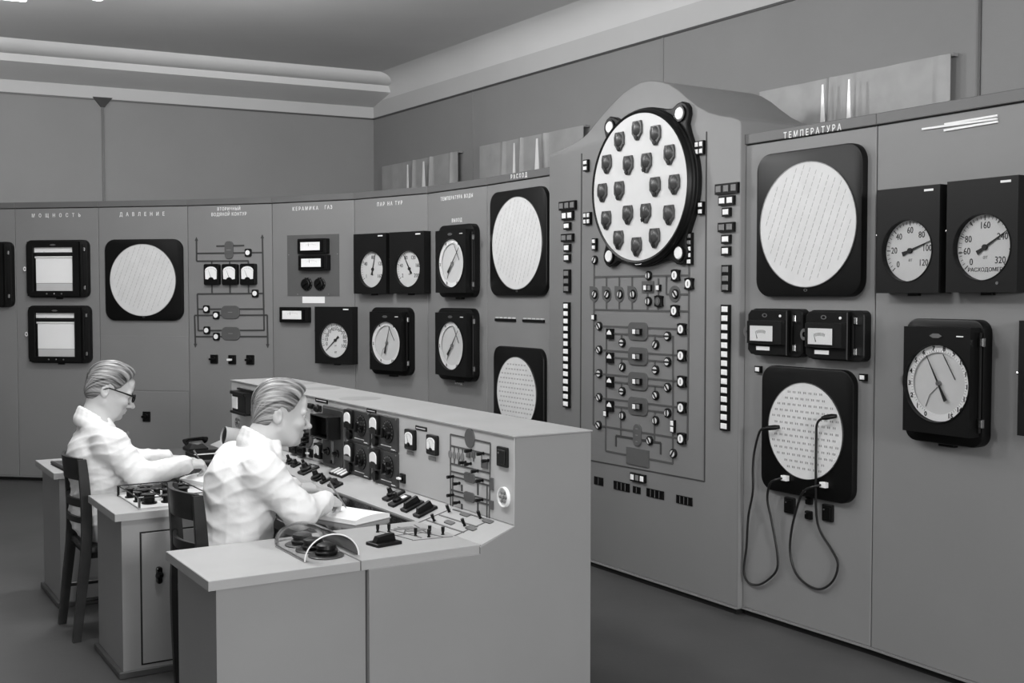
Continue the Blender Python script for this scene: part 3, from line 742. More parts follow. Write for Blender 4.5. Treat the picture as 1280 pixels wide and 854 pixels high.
# ------------------------------------------------------------------ indicator lamps
LENS_ME = {}
def lens(w, h, d, m):
    k = (round(w, 3), round(h, 3), m)
    if k not in LENS_ME:
        b = MB(); b.prism([(-w/2, -h/2), (w/2, -h/2), (w/2, h/2), (-w/2, h/2)], [(0, 0), (d, 0), (d+.003, .003)]); LENS_ME[k] = b.mesh('lamp', m)
    return LENS_ME[k]
def lamps(F, bb, nx, ny, cols, label, group='indicator lamps of the arched panel', frame='black', D=.018):
    m, w, h = at(F, *bb, D)
    t = thing('indicator_lamps', label, 'indicator lamp', m, group)
    b = MB(); b.box(-w/2, w/2, -h/2, h/2, 0, D); b.build('frame', frame, t)
    cw, ch = w/nx, h/ny
    for j in range(ny):
        for i in range(nx):
            c = cols[(j*nx+i) % len(cols)]
            g = .38*min(cw, ch)
            place('lamp', lens(cw-g, ch-g, .003, 'lamp_white' if c == 'w' else 'lamp_grey'), t, Matrix.Translation((-w/2+cw*(i+.5), h/2-ch*(j+.5), D)))
L_, R_ = 'left edge of the arched panel', 'right edge of the arched panel'
for bb, nx, ny, c, l in (
    ((698.2, 251.4, 718.5, 262.4), 3, 1, 'd', 'row of three dark lamps topmost on the '+L_),
    ((701.6, 264, 715.3, 275), 2, 1, 'w', 'pair of white lamps high on the '+L_),
    ((704.3, 278, 711.7, 287), 1, 1, 'w', 'single white lamp under the pair of white lamps, '+L_),
    ((701, 292.3, 715.3, 302.2), 2, 1, 'd', 'pair of dark lamps on the '+L_),
    ((704.3, 305, 711.6, 314.8), 1, 1, 'w', 'single white lamp right below the dark pair, '+L_),
    ((704.3, 317.6, 711.4, 327.2), 1, 1, 'w', 'lowest single white lamp on the '+L_),
    ((704, 337, 711.3, 366), 1, 3, 'd', 'upright trio of dark lamps on the '+L_),
    ((703.8, 378, 710.6, 434.3), 1, 6, 'w', 'upper column of six white lamps on the '+L_),
    ((703.4, 434.6, 710.8, 509.6), 1, 8, 'w', 'lower column of eight white lamps on the '+L_),
    ((893.4, 229, 921.6, 242.3), 3, 1, 'd', 'row of three dark lamps topmost on the '+R_),
    ((897.7, 244.8, 916.6, 256.5), 2, 1, 'w', 'pair of white lamps high on the '+R_),
    ((902.2, 259.6, 911.8, 270.6), 1, 1, 'w', 'single white lamp under the pair of white lamps, '+R_),
    ((897, 278, 916.6, 290), 2, 1, 'd', 'pair of dark lamps on the '+R_),
    ((901.3, 293.4, 911.8, 304.6), 1, 1, 'w', 'single white lamp right below the dark pair, '+R_),
    ((901.3, 308, 911.5, 319.5), 1, 1, 'w', 'lowest single white lamp on the '+R_),
    ((901.5, 331.3, 911.6, 365), 1, 3, 'd', 'upright trio of dark lamps on the '+R_),
    ((900.2, 381, 910.4, 538.5), 1, 14, 'w', 'tall column of fourteen white lamps on the '+R_),
    ((728.7, 199.6, 734.2, 214), 1, 2, 'w', 'two stacked white lamps upper left of the big round board'),
    ((728.7, 265.4, 737.4, 280.8), 2, 2, 'w', 'block of four white lamps lower left of the big round board'),
    ((739.6, 298, 744.6, 313), 1, 2, 'w', 'two stacked white lamps at the lower left rim of the big round board'),
    ((868, 176, 878.8, 193.6), 2, 2, 'w', 'block of four white lamps upper right of the big round board'),
    ((872, 252, 878.3, 268.6), 1, 2, 'w', 'two stacked white lamps right of the big round board'),
    ((858, 291, 864.2, 331), 1, 5, 'ddwww', 'column of five lamps, two dark over three white, lower right of the round board'),
    ((787.2, 592.5, 805.3, 602.8), 3, 1, 'wdw', 'row of three lamps below the pipe diagram frame')):
    lamps(BU, bb, nx, ny, c, l)
lamps(P[9], (943, 457.6, 950.2, 466), 1, 1, 'w', 'single white lamp at the upper left of the patch board', 'lamps beside the patch board')
lamps(P[9], (1073.6, 467.6, 1081.8, 476.4), 1, 1, 'w', 'single white lamp at the upper right of the patch board', 'lamps beside the patch board')
# black name plates under the diagram
for k, (bb, l) in enumerate((((742.5, 596.5, 753.6, 606.5), 'black name plate at the console corner below the pipe diagram'), ((766.9, 603, 786.6, 613.6), 'black name plate left of centre below the pipe diagram'),
                 ((791, 608.6, 800.2, 617), 'small black name plate under the row of three lamps'), ((808, 612.3, 829.5, 622.8), 'black name plate right of centre below the pipe diagram'), ((845.2, 620.5, 865, 631), 'rightmost black name plate below the pipe diagram'))):
    m, w, h = at(BU, *bb, .005)
    t = thing('name_plate', l, 'name plate', m, 'black name plates under the pipe diagram')
    b = MB(); b.box(-w/2, w/2, -h/2, h/2, 0, .006, .001); b.build('plate', 'black', t)
    n = max(1, round(w/h*1.3)); b = MB()
    for i in range(1, n): b.box(-w/2+w*i/n-.001, -w/2+w*i/n+.001, -h*.42, h*.42, .006, .0075)
    b.build('divider_ribs', 'ink_soft', t)['kind'] = 'stuff'
for bb, l in (((618.7, 398.6, 644.6, 402), 'left dark tag strip between the two round displays'), ((653.2, 399.8, 680.4, 403), 'right dark tag strip between the two round displays')):
    m, w, h = at(P[7], *bb, .005)
    t = thing('tag_strip', l, 'name plate', m, 'tag strips between the round displays')
    b = MB(); b.box(-w/2, w/2, -h/2, h/2, 0, .008); b.build('strip', 'black', t)
    for i in range(5): b = MB(); b.box(-w/2+w*(i+.1)/5, -w/2+w*(i+.85)/5, h*.62, h*1.1, 0, .004); b.build('tag', 'paper_grey', t)

# ------------------------------------------------------------------ big round indicator board
F = BU
D = .075
cu, cv = F.uv(797.6, 234, D); m = F.M(cu, cv)
t = thing('indicator_board', 'big round white board in a black ring with eighteen dark pointer knobs', 'indicator board', m)
u0, v0, u1, v1 = F.box(740.9, 140.2, 854.4, 328.1, D); r = ((u1-u0)+(v1-v0))/4*1.0; ry = (v1-v0)/2; rx = (u1-u0)/2
inv = m.inverted()
def loc(px, py, d=D):
    q = inv @ F.M(*F.uv(px, py, d)).translation
    return q.x, q.y
R1 = r*1.075; ears = [loc(756, 158.5), loc(843, 141.2), loc(755.2, 320.2), loc(842, 316.2)]
out = []
for k in range(120):
    a = 2*math.pi*k/120; R = R1
    for ex, ey in ears:
        ea = math.atan2(ey, ex); er = math.hypot(ex, ey); da = (a-ea+math.pi) % (2*math.pi)-math.pi
        rad = .062
        sn = er*math.sin(abs(da))
        if abs(da) < 1 and sn < rad: R = max(R, er*math.cos(da)+math.sqrt(rad*rad-sn*sn))
        R = max(R, R1+.05*math.exp(-(da/.2)**2))
    out.append((R*math.cos(a), R*math.sin(a)))
b = MB(); b.prism(out, [(0, -.004), (.028, -.004), (.034, .002)], cap1=True); b.build('housing', 'case', t, smooth=True)
b = MB(); b.lathe([(r*1.0, .03), (R1*1.0, .03), (R1*1.0, D-.028), (R1*.985, D-.020), (R1*.985, D-.012), (R1*.97, D-.003), (r*1.03, D+.006), (r*1.0, D+.002), (r*.995, .03)], 96); b.build('ring', 'bakelite', t, smooth=True)
b = MB(); b.cyl(0, 0, r*1.0, .03, D, 80); b.build('face', 'dial', t)
for ex, ey in ears:
    b = MB(); b.cyl(ex, ey, .036, .03, .046, 24, .006); o = b.build('corner_lamp', 'lamp_white', t)
    b = MB(); b.ring(ex, ey, .036, .046, .03, .044, 24); b.build('lamp_rim', 'black', o)
kn = [(347, 238), (422, 258), (479, 338), (499, 460), (477, 585), (418, 680), (344, 716), (270, 688), (220, 607), (204, 494), (222, 377), (274, 284),
      (310, 381), (385, 371), (420, 470), (382, 578), (308, 585), (273, 486)]
kb = MB(); kb.prism([(-.036, .052), (.036, .052), (.045, .025), (.044, -.020), (.026, -.040), (.013, -.058), (-.013, -.058), (-.026, -.040), (-.044, -.020), (-.045, .025)][::-1], [(0, 0), (.010, 0), (.013, .003)]); kbm = kb.mesh('indicator_knob', 'knob_grey')
kd = MB(); kd.ball((0, .008, .008), 1, 18, 10, .038, .042, .020); kdm = kd.mesh('dome', 'knob_grey', True)
kp = MB(); kp.prism([(-.007, -.034), (.007, -.034), (.012, -.046), (0, -.056), (-.012, -.046)], [(.012, 0), (.018, .002)]); kpm = kp.mesh('pointer', 'case')
kw = MB(); kw.box(-.003, .003, .012, .036, .0245, .0275); kwm = kw.mesh('index_mark', 'lamp_grey')
for i, (x, y) in enumerate(kn):
    lx, ly = loc(690+x/3.284, 90+y/3.284, D+.01)
    a = random.uniform(-.5, .5) if i > 11 else 0
    o = place('indicator_knob', kbm, t, Matrix.Translation((lx, ly, D)))
    place('dome', kdm, o); place('pointer', kpm, o, Matrix.Rotation(a, 4, 'Z')); place('index_mark', kwm, o, Matrix.Rotation(a, 4, 'Z'))
b = MB(); b.tube([(-.03, -r*1.045, D-.004), (-.02, -r*1.055, D-.002), (.02, -r*1.055, D-.002), (.03, -r*1.045, D-.004)], .003, 6); b.build('emblem', 'steel', t)
# thin frame lines round the diagram
t = thing('diagram_frame', 'thin dark line framing the pipe diagram and round board on the arched panel', 'frame line', F.M(0, 0, 0))
ln = [((727.2, 192), (725.6, 575)), ((725.6, 573.2), (880.8, 601.9)), ((883.4, 164.6), (880.8, 602.5))]
for p, q in ln:
    b = MB(); b.bar(F.uv(*p), F.uv(*q), .0075, 0, .003); b.build('line', 'pipe_dark', t)

# ------------------------------------------------------------------ pipe diagram of the arched panel
dia = thing('pipe_diagram', 'pipe diagram of dark lines, valve discs and rounded tanks on the arched panel', 'diagram', F.M(0, 0, 0))
def pipe(F, dia, pts, w=.011, m='pipe', px=True):
    for p, q in zip(pts, pts[1:]):
        b = MB(); b.bar(F.uv(*p), F.uv(*q), w, 0, .004); b.build('pipe_line', m, dia)
def rowv(F, pts):
    """straighten a chain of pixel points: keep horizontal and vertical runs true on the panel"""
    return pts
vb = MB(); vb.cyl(0, 0, .0275, 0, .014, 22, .003); VB = vb.mesh('valve_indicator', 'black')
vd = MB(); vd.cyl(0, 0, .0185, .012, .0155, 20); VD = vd.mesh('window', 'dial_grey')
vs_ = MB(); vs_.box(-.0215, .0215, -.005, .005, .0145, .018); VS = vs_.mesh('slot_bar', 'ink')
sb = MB(); sb.prism([(-.034, -.029), (-.012, -.034), (.012, -.034), (.034, -.029), (.030, -.012), (.030, .012), (.034, .029), (.012, .034), (-.012, .034), (-.034, .029), (-.030, .012), (-.030, -.012)], [(0, 0), (.016, 0), (.019, .003)]); SQ = sb.mesh('square_valve', 'black')
sd = MB(); sd.cyl(0, 0, .0215, .017, .021, 22, 0, .0235); SD = sd.mesh('window', 'lamp_white')
sdd = MB(); sdd.cyl(0, 0, .0215, .017, .021, 22, 0, .0235); SDD = sdd.mesh('window', 'symbol')
sn = MB(); sn.box(-.003, .003, -.012, .012, .020, .0225); SN = sn.mesh('index_line', 'ink_soft')
def valve(F, dia, px, py, rot=0., s=1.):
    o = place('valve_indicator', VB, dia, Matrix.Translation((*F.uv(px, py, .01), 0)) @ Matrix.Scale(s, 4))
    place('window', VD, o); place('slot_bar', VS, o, Matrix.Rotation(math.radians(rot), 4, 'Z'))
def sqvalve(F, dia, px, py, dark=False):
    o = place('square_valve', SQ, dia, Matrix.Translation((*F.uv(px, py, .012), 0)))
    place('window', SDD if dark else SD, o); place('index_line', SN, o)
def dlamp(F, dia, px, py, c='w', w=.030, h=.036, z=0.):
    b = MB(); b.box(-w/2, w/2, -h/2, h/2, 0, .016); o = b.build('diagram_lamp', 'black', dia, Matrix.Translation((*F.uv(px, py, .015), z)))
    place('lens', lens(w*.72, h*.78, .003, 'lamp_white' if c == 'w' else 'lamp_grey'), o, Matrix.Translation((-w*.06, 0, .016)))
# buses
pipe(F, dia, [(743, 329), (741.9, 531)]); pipe(F, dia, [(861.8, 331), (859.8, 550)])
pipe(F, dia, [(743, 346.2), (861, 344.3)]); pipe(F, dia, [(743, 387.2), (861, 389.3)])
for x in (758.4, 774.4, 790.5): pipe(F, dia, [(x, 346), (x, 387.4)])
pipe(F, dia, [(810, 345), (809.7, 388)]); pipe(F, dia, [(823.4, 348), (823, 388)])
pipe(F, dia, [(833.3, 345), (833.2, 368), (861, 368)])
for k, x in enumerate((743, 758.6, 774.6, 790.8)):
    u, v = F.uv(x, 368)
    o = [(u-.042, v+.050), (u, v+.048)] + [(u+.045*math.sin(a), v+.0+.048*math.cos(a)) for a in [math.pi*j/12 for j in range(2, 13)]] + [(u-.033, v-.030), (u-.042, v)]
    b = MB(); b.prism(o[::-1], [(.0, 0), (.006, 0)]); b.build('pump_symbol', 'symbol', dia)
    valve(F, dia, x, 368, (60, 55, 80, 100)[k])
valve(F, dia, 742.7, 325, 60); valve(F, dia, 810, 344.6, 90); valve(F, dia, 809.7, 376.8, 90)
sqvalve(F, dia, 844, 344.2); sqvalve(F, dia, 861, 354.8); sqvalve(F, dia, 843.3, 388.6); sqvalve(F, dia, 823, 376.6, True)
u, v = F.uv(810.3, 358.8); b = MB(); b.box(u-.052, u+.052, v-.034, v+.034, 0, .006); b.build('relay_plate', 'symbol', dia)
dlamp(F, dia, 806.6, 359.8, 'w'); dlamp(F, dia, 811.6, 360, 'd'); dlamp(F, dia, 822.2, 359.8); dlamp(F, dia, 741.4, 396.7)
u, v = F.uv(843.9, 367.5); b = MB(); b.cyl(u, v, .046, 0, .006, 28); b.build('tank_symbol', 'symbol', dia); valve(F, dia, 843.9, 367.5, 130)
rows = [(407.8, 411.6, 414.3, 417.2, 420.4, 428.6, 431.0), (437.4, 444.7, 445.4, 447.0, 452.6, 458.8, 462.6), (467, 477.2, 476.6, 477.2, 484.6, 489.4, 494.5), (496.9, 509.7, 507.9, 507.4, 516.5, 519.9, 526)]
pipe(F, dia, [(758.4, 416), (757.4, 563.7)]); pipe(F, dia, [(841.6, 420), (841.4, 579.7)])
ra = [(130, 0, 55, 90), (135, 60, 0, 60), (0, 0, 130, 0), (130, 90, 100, 55)]
for k, (yl, ys, yh, yc, yk, h1, h2) in enumerate(rows):
    pipe(F, dia, [(743, yl-.4), (852, ys)]); pipe(F, dia, [(852, ys), (860.6, ys+.5)])
    pipe(F, dia, [(758.2, yc-.6), (841.6, yk+.5)])
    pipe(F, dia, [(777.2, yc+1), (777, h1)]); pipe(F, dia, [(819, yk-2), (818.8, h2)])
    u, v = F.uv(798.2, yh); b = MB(); b.prism(rrect(u-.088, u+.088, v-.053, v+.053, .032, 5), [(0, 0), (.008, 0), (.010, .002)]); b.build('tank_symbol', 'symbol', dia)
    dlamp(F, dia, 794.6, yh+.4, 'w', .034, .036, .010); dlamp(F, dia, 799.6, yh+.6, 'd', .034, .036, .010)
    valve(F, dia, 748.3, yl, ra[k][0]); sqvalve(F, dia, 851.8, ys); valve(F, dia, 833.8, yk, (0, 0, 130, 90)[k]); valve(F, dia, 777.1, h1, ra[k][1]); valve(F, dia, 818.8, h2, ra[k][2])
    u, v = F.uv(764, yc+.3); b = MB(); b.box(u-.031, u+.031, v-.032, v+.032, 0, .016); o = b.build('level_gauge', 'black', dia)
    b = MB(); b.prism([(u-.022, v-.004), (u+.022, v-.004), (u+.018, v+.010), (u, v+.025), (u-.018, v+.010)], [(.016, 0), (.019, .001)]); b.build('window', 'lamp_white', o)
pipe(F, dia, [(742, 531), (851.7, 548.5)]); pipe(F, dia, [(851.7, 548.5), (859.8, 549.8)])
pipe(F, dia, [(776.5, 520), (776.3, 545.5)]); pipe(F, dia, [(818.6, 526), (818.4, 552.6)])
pipe(F, dia, [(770.3, 558.4), (770.3, 544.7), (826.3, 554), (826.3, 568.3)], .013, 'pipe_dark')
valve(F, dia, 747.6, 531.7, 140); sqvalve(F, dia, 851.7, 548.5); valve(F, dia, 811.4, 551, 125); valve(F, dia, 840.9, 567.2, 55)
u, v = F.uv(797.4, 544); b = MB(); b.prism(rrect(u-.036, u+.036, v-.066, v+.066, .035, 6), [(0, 0), (.008, 0), (.010, .002)]); b.build('tank_symbol', 'symbol', dia)
for dy in (-.038, 0, .038):
    b = MB(); b.box(u-.010, u+.010, v+dy-.0025, v+dy+.0025, .010, .0106); b.build('caption', 'ink_soft', dia)
u, v = F.uv(797.6, 571.6); b = MB(); b.box(u-.104, u+.104, v-.05, v+.05, 0, .007); b.build('reservoir_symbol', 'symbol', dia)
pipe(F, dia, [(757.4, 563.7), (783.4, 568.8)]); pipe(F, dia, [(811.9, 573.8), (841.4, 579.5)])
dlamp(F, dia, 756.3, 517.3); dlamp(F, dia, 840.4, 529.2); dlamp(F, dia, 840.3, 537)

# ------------------------------------------------------------------ pipe diagram of the third panel
F = P[3]
di = thing('pipe_diagram', 'smaller pipe diagram with three meters under ВТОРИЧНЫЙ ВОДЯНОЙ КОНТУР', 'diagram', F.M(0, 0, 0))
W = .014
for pts in ([(245.7, 299), (245.9, 326.6), (310.9, 326.3)], [(328.1, 295.8), (330.3, 413.3)], [(245.8, 317), (328.3, 315.8)], [(270.6, 307.8), (305.3, 307)],
            [(264.8, 326.4), (264.8, 331)], [(287.3, 326.4), (287.3, 331)], [(310.6, 326.4), (310.6, 331)], [(265, 355), (265.2, 367.4)], [(287.6, 355), (287.8, 367.3)], [(310.8, 355), (310.9, 367)],
            [(248, 413.6), (246.8, 367.6), (330, 366.9)], [(247.3, 386.6), (330, 386.4)], [(244.4, 432), (243.4, 394.4), (334.2, 394), (334.8, 432.5)], [(248, 413.4), (330.4, 413)], [(244.4, 421), (334.6, 420.8)]):
    pipe(F, di, pts, W, 'pipe_dark')
for x, y, a in ((244.4, 431.5, -1), (334.8, 432, -1), (245.7, 299.5, 1), (328.1, 296.3, 1)):
    u, v = F.uv(x, y); b = MB(); b.prism([(u-.016, v+.012*a*-1), (u+.016, v+.012*a*-1), (u, v+.022*a)] if a > 0 else [(u+.016, v+.012), (u-.016, v+.012), (u, v-.022)], [(0, 0), (.005, 0)]); b.build('arrow_head', 'pipe_dark', di)
for x, y in ((309.6, 315.9), (318.4, 366.9), (257.5, 386.5), (269.7, 394.2), (258, 413), (270, 420.8)):
    u, v = F.uv(x, y, .015); b = MB(); b.rbox(u-.031, u+.031, v-.034, v+.034, .012, 0, .016, .003, 3); o = b.build('valve_indicator', 'black', di)
    b = MB(); b.cyl(u, v, .0215, .015, .019, 18); b.build('window', 'lamp_white', o)
for x, y, rw, rh in ((286.6, 312.6, .042, .076), (288.4, 390.4, .092, .057), (289, 417, .092, .057)):
    u, v = F.uv(x, y); b = MB(); b.prism(rrect(u-rw, u+rw, v-rh, v+rh, min(rw, rh)*.8, 6), [(0, 0), (.009, 0), (.011, .002)]); b.build('tank_symbol', 'symbol', di)
    b = MB(); b.box(u-.022, u+.022, v-.003, v+.003, .011, .0116); b.build('caption', 'ink_soft', di)
def arch_meter(F, bb, label, D=.04, group='small arched-scale meters of the third panel', parent=None, case='black'):
    m, w, h = at(F, *bb, D*.8)
    t = thing('panel_meter', label, 'meter', m, group)
    b = MB(); b.rbox(-w/2, w/2, -h/2, h/2, w*.1, 0, D, .004, 4); b.build('case', case, t)
    o = [(-w*.38, -h*.22), (-w*.20, -h*.24), (-w*.12, -h*.16), (0, -h*.13), (w*.12, -h*.16), (w*.20, -h*.24), (w*.38, -h*.22)] + [(w*.40*math.cos(a), h*.18+h*.20*math.sin(a)) for a in [math.pi*k/10 for k in range(11)]]
    b = MB(); b.prism(o, [(D-.001, 0), (D+.002, .001)]); b.build('scale', 'lamp_white', t)
    b = MB(); pointer(b, 0, -h*.14, math.radians(112), h*.36, .002, w*.02, D+.002, D+.003); b.build('pointer', 'ink', t)
    b = MB(); ticks(b, 0, -h*.14, h*.40, h*.45, 140, 40, 10, w*.012, D+.002, D+.0026); b.build('scale_marks', 'ink_soft', t)['kind'] = 'stuff'
    b = MB(); b.cyl(0, -h*.22, w*.10, D, D+.006, 12, .002); b.build('zero_screw', 'bakelite', t)
    return t
arch_meter(F, (255, 330, 273.6, 356.3), 'left one of the three small meters in the pipe diagram')
arch_meter(F, (277.5, 330, 296.4, 356.3), 'middle one of the three small meters in the pipe diagram')
arch_meter(F, (300.2, 329.6, 319.2, 356.2), 'right one of the three small meters in the pipe diagram')

# ------------------------------------------------------------------ boxes and cords under the patch board
F = P[9]
for bb, l in (((978.6, 622.3, 991.2, 642.3), 'left larger black box under the patch board'), ((1005, 620.6, 1012.8, 631.2), 'upper small black box under the patch board'),
              ((1004.4, 639, 1012.6, 649.8), 'lower small black box under the patch board'), ((1025.9, 631, 1039, 652.4), 'right larger black box under the patch board')):
    switchbox(F, bb, l, False, 'black boxes under the patch board', .03, True)
def smooth_path(pts, k=6):
    P_ = [Vector(p) for p in pts]; out = []
    for i in range(len(P_)-1):
        p0, p1, p2, p3 = P_[max(i-1, 0)], P_[i], P_[i+1], P_[min(i+2, len(P_)-1)]
        for j in range(k):
            t = j/k; out.append(.5*((2*p1)+(p2-p0)*t+(2*p0-5*p1+4*p2-p3)*t*t+(-p0+3*p1-3*p2+p3)*t**3))
    return out+[P_[-1]]
def cord(F, px, label):
    t = thing('patch_cord', label, 'cord', F.M(0, 0, 0), 'patch cords hanging on the right panel')
    n = len(px); pts = []
    for i, (x, y) in enumerate(px):
        d = .055 if i in (0, n-1) else .085 if i in (1, n-2) else (.065 if i in (2, n-3) else .048 if y < 636 else .03 if y < 660 else .016)
        pts.append((*F.uv(x, y, d), d))
    b = MB(); b.tube(smooth_path(pts, 5), .006, 8); b.build('cable', 'cord', t, smooth=True)
    for (p, q, nm, m, ln, r) in ((pts[0], pts[1], 'plug', 'black', .05, .012), (pts[-1], pts[-2], 'jack', 'letters', .022, .015)):
        p = Vector(p)
        if nm == 'plug':
            d = Vector((q[0]-p.x, q[1]-p.y, .03)).normalized()
            b = MB(); b.tube([p+Vector((.012, .002, -.018)), p, p+d*.03, p+d*.05], [.009, .013, .013, .008], 10); b.build(nm, m, t, smooth=True)
        else:
            b = MB(); b.box(p.x-.012, p.x+.024, p.y-.014, p.y+.012, .036, .062, .002); b.build(nm, m, t)
cord(F, [(969, 534.3), (958, 535.5), (950, 539), (943.5, 562), (941.2, 583.8), (941, 614.7), (935.5, 645.6), (933, 684), (929.8, 712), (934, 727), (946.4, 731.4), (959.2, 725.5), (970.8, 712.6), (971.6, 692), (964.4, 650.8), (959.2, 625), (961.8, 606), (968, 600.5), (979, 597.5)], 'left black cord looping from the edge of the patch board')
cord(F, [(1040, 520.6), (1029, 522.6), (1021.4, 530), (1020.3, 550), (1019.8, 591.5), (1020.5, 643), (1026.2, 666.2), (1039, 686.8), (1047.3, 704.9), (1041.7, 725.5), (1026.2, 736.5), (1008.2, 730.6), (994, 715.2), (987.6, 689.4), (990.2, 658.5), (999.2, 625), (1006, 613), (1016, 609), (1027.5, 606)], 'right black cord looping across the patch board')
# ------------------------------------------------------------------ instruments on the console's upright face
F = FF
GC = 'instruments on the console face'
def face_plate(bb, name, label, cat, m='case', r=.012, D=.012, group=None):
    mm, w, h = at(F, *bb, D)
    t = thing(name, label, cat, mm, group)
    b = MB(); b.prism(rrect(-w/2, w/2, -h/2, h/2, r, 4), [(0, 0), (D-.003, 0), (D, .003)]); b.build('plate', m, t)
    return t, w, h
# four meter-and-dial modules
for ci, (bb, cl) in enumerate((((432.8, 513.4, 461.6, 595), 'left'), ((464.7, 519.8, 496.2, 606), 'right'))):
    for ri in range(2):
        u0, v0, u1, v1 = F.box(*bb, .012); vm = (v0+v1)/2
        y0, y1 = (vm+.002, v1) if ri == 0 else (v0, vm-.002)
        mm = F.M((u0+u1)/2, (y0+y1)/2); w, h = u1-u0, y1-y0
        t = thing('regulator_module', f'{"upper" if ri == 0 else "lower"} {cl} of the four dark modules with a white arched meter and a dial', 'control module', mm, 'four dark modules on the console face')
        b = MB(); b.prism(rrect(-w/2, w/2, -h/2, h/2, .008, 3), [(0, 0), (.009, 0), (.012, .003)]); b.build('plate', 'module', t)
        mx, my, mw_, mh = -w*.31, h*.20, w*.15, h*.24
        b = MB(); b.rbox(mx-w*.17, mx+w*.17, my-h*.30, my+h*.29, .008, .012, .030, .004, 4); o = b.build('meter', 'black', t)
        b = MB(); b.prism([(mx-mw_*.9, my-mh*.55), (mx-mw_*.4, my-mh*.35), (mx+mw_*.4, my-mh*.35), (mx+mw_*.9, my-mh*.55)]+[(mx+mw_*.92*math.cos(a), my+mh*.25+mh*.62*math.sin(a)) for a in [math.pi*k/10 for k in range(11)]], [(.030, 0), (.0325, .001)]); b.build('scale', 'lamp_white', o)
        b = MB(); b.prism([(mx-mw_*.9, my-mh*1.15), (mx+mw_*.9, my-mh*1.15), (mx+mw_*.9, my-mh*.6), (mx-mw_*.9, my-mh*.6)], [(.030, 0), (.033, .001)]); b.build('meter_base', 'lamp_grey' if (ci, ri) == (0, 1) else 'case', o)
        dx, dy, dr = w*.17, h*.06, min(w*.27, h*.34)
        b = MB(); b.cyl(dx, dy, dr, .012, .016, 28); o = b.build('dial', 'black', t)
        b = MB(); ticks(b, dx, dy, dr*.80, dr*.95, 210, -30, 12, dr*.06, .016, .0168); b.build('scale_marks', 'lamp_grey', o)['kind'] = 'stuff'
        b = MB(); b.lathe([(dr*.55, .016), (dr*.52, .034), (dr*.40, .040), (.002, .041)], 18, dx, dy-dr*.12); b.build('knob', 'black_gloss', o)
        b = MB(); b.bar((dx-dr*.05, dy-dr*.5), (dx+dr*.05, dy+dr*.35), dr*.16, .040, .050); b.build('grip', 'bakelite', o)
        b = MB(); b.cyl(-w*.30, -h*.30, w*.085, .012, .030, 14, .003); b.build('small_knob', 'black', t)
        b = MB(); b.box(-w*.12, w*.28, -h*.375, -h*.355, .012, .0135); b.build('engraved_line', 'letters', t)
        b = MB(); b.box(w*.28, w*.42, -h*.45, -h*.42, .012, .0135); b.build('name_plate', 'letters', t)
        for sx, sy in ((-.46, .46), (.46, .46), (-.46, -.46), (.46, -.46)):
            b = MB(); b.cyl(w*sx, h*sy*.98, .004, .012, .0145, 8); b.build('screw', 'steel', t)
# plate with a projecting viewing hood
t, w, h = face_plate((402.8, 508.6, 430.6, 584.8), 'viewing_hood_panel', 'dark tall panel with a projecting black viewing hood', 'control module', 'dark_plate', .02, .012)
b = MB(); b.prism(rrect(-w*.44, w*.44, -h*.46, h*.46, .016, 4), [(.010, 0), (.016, .002)]); b.build('inner_plate', 'module', t)
b = MB(); openbox(b, -w*.40, w*.36, h*.0, h*.36, .012, .085); b.build('hood', 'black', t)
b = MB(); b.box(-w*.34, w*.30, h*.04, h*.32, .04, .046); b.build('screen', 'black_gloss', t)
b = MB()
for q in ((-w*.42, -w*.38, -h*.01, h*.37), (w*.34, w*.38, -h*.01, h*.37), (-w*.38, w*.34, -h*.01, h*.012), (-w*.38, w*.34, h*.348, h*.37)): b.box(*q, .082, .09, .002)
b.build('hood_rim', 'case', t)
b = MB(); b.box(-w*.03, w*.07, -h*.42, -h*.06, .016, .022, .002); b.build('scale_strip', 'lamp_grey', t)
for dx in (-.20, .22):
    b = MB(); b.lathe([(.022, .016), (.022, .022), (.014, .026), (.012, .045), (.003, .047)], 14, w*dx, -h*.25); b.build('knob', 'black_gloss', t)
b = MB(); b.cyl(0, -h*.40, .010, .016, .03, 12, .003); b.build('button', 'black', t)
# round-scale meters with brass labels
for bb, lb, l in (((505.7, 537, 517.4, 562.5), (508, 563.8, 516.8, 569), 'left round-scale meter beside the dark modules'), ((533, 544, 545.4, 569), (535, 570.4, 544.6, 576), 'right round-scale meter, nearest the console diagram')):
    arch_meter(F, bb, l, .018, 'round-scale meters on the console face')
    t, w, h = face_plate(lb, 'label_plate', 'small grey label under the '+l.split(' ')[0]+' round-scale meter', 'label', 'lamp_grey', .002, .003, 'labels on the console face')
for bb, l in (((393.8, 498.4, 409.2, 503.8), 'black label strip above the viewing hood'), ((457.8, 511.4, 469.8, 516.4), 'black label strip above the dark modules'), ((518.7, 533, 533, 538.6), 'black label strip between the two round-scale meters')):
    t, w, h = face_plate(bb, 'label_strip', l, 'label', 'black', .002, .004, 'labels on the console face')
    b = MB(); b.box(-w*.4, w*.4, -h*.08, h*.08, .004, .0046); b.build('engraved_line', 'letters', t)
switchbox(F, (498.2, 592.4, 504.4, 604.4), 'small black toggle at the foot of the dark modules', True, GC, .018)
switchbox(F, (619, 559, 632, 584), 'tall black box near the right end of the console face', False, GC, .022, True)
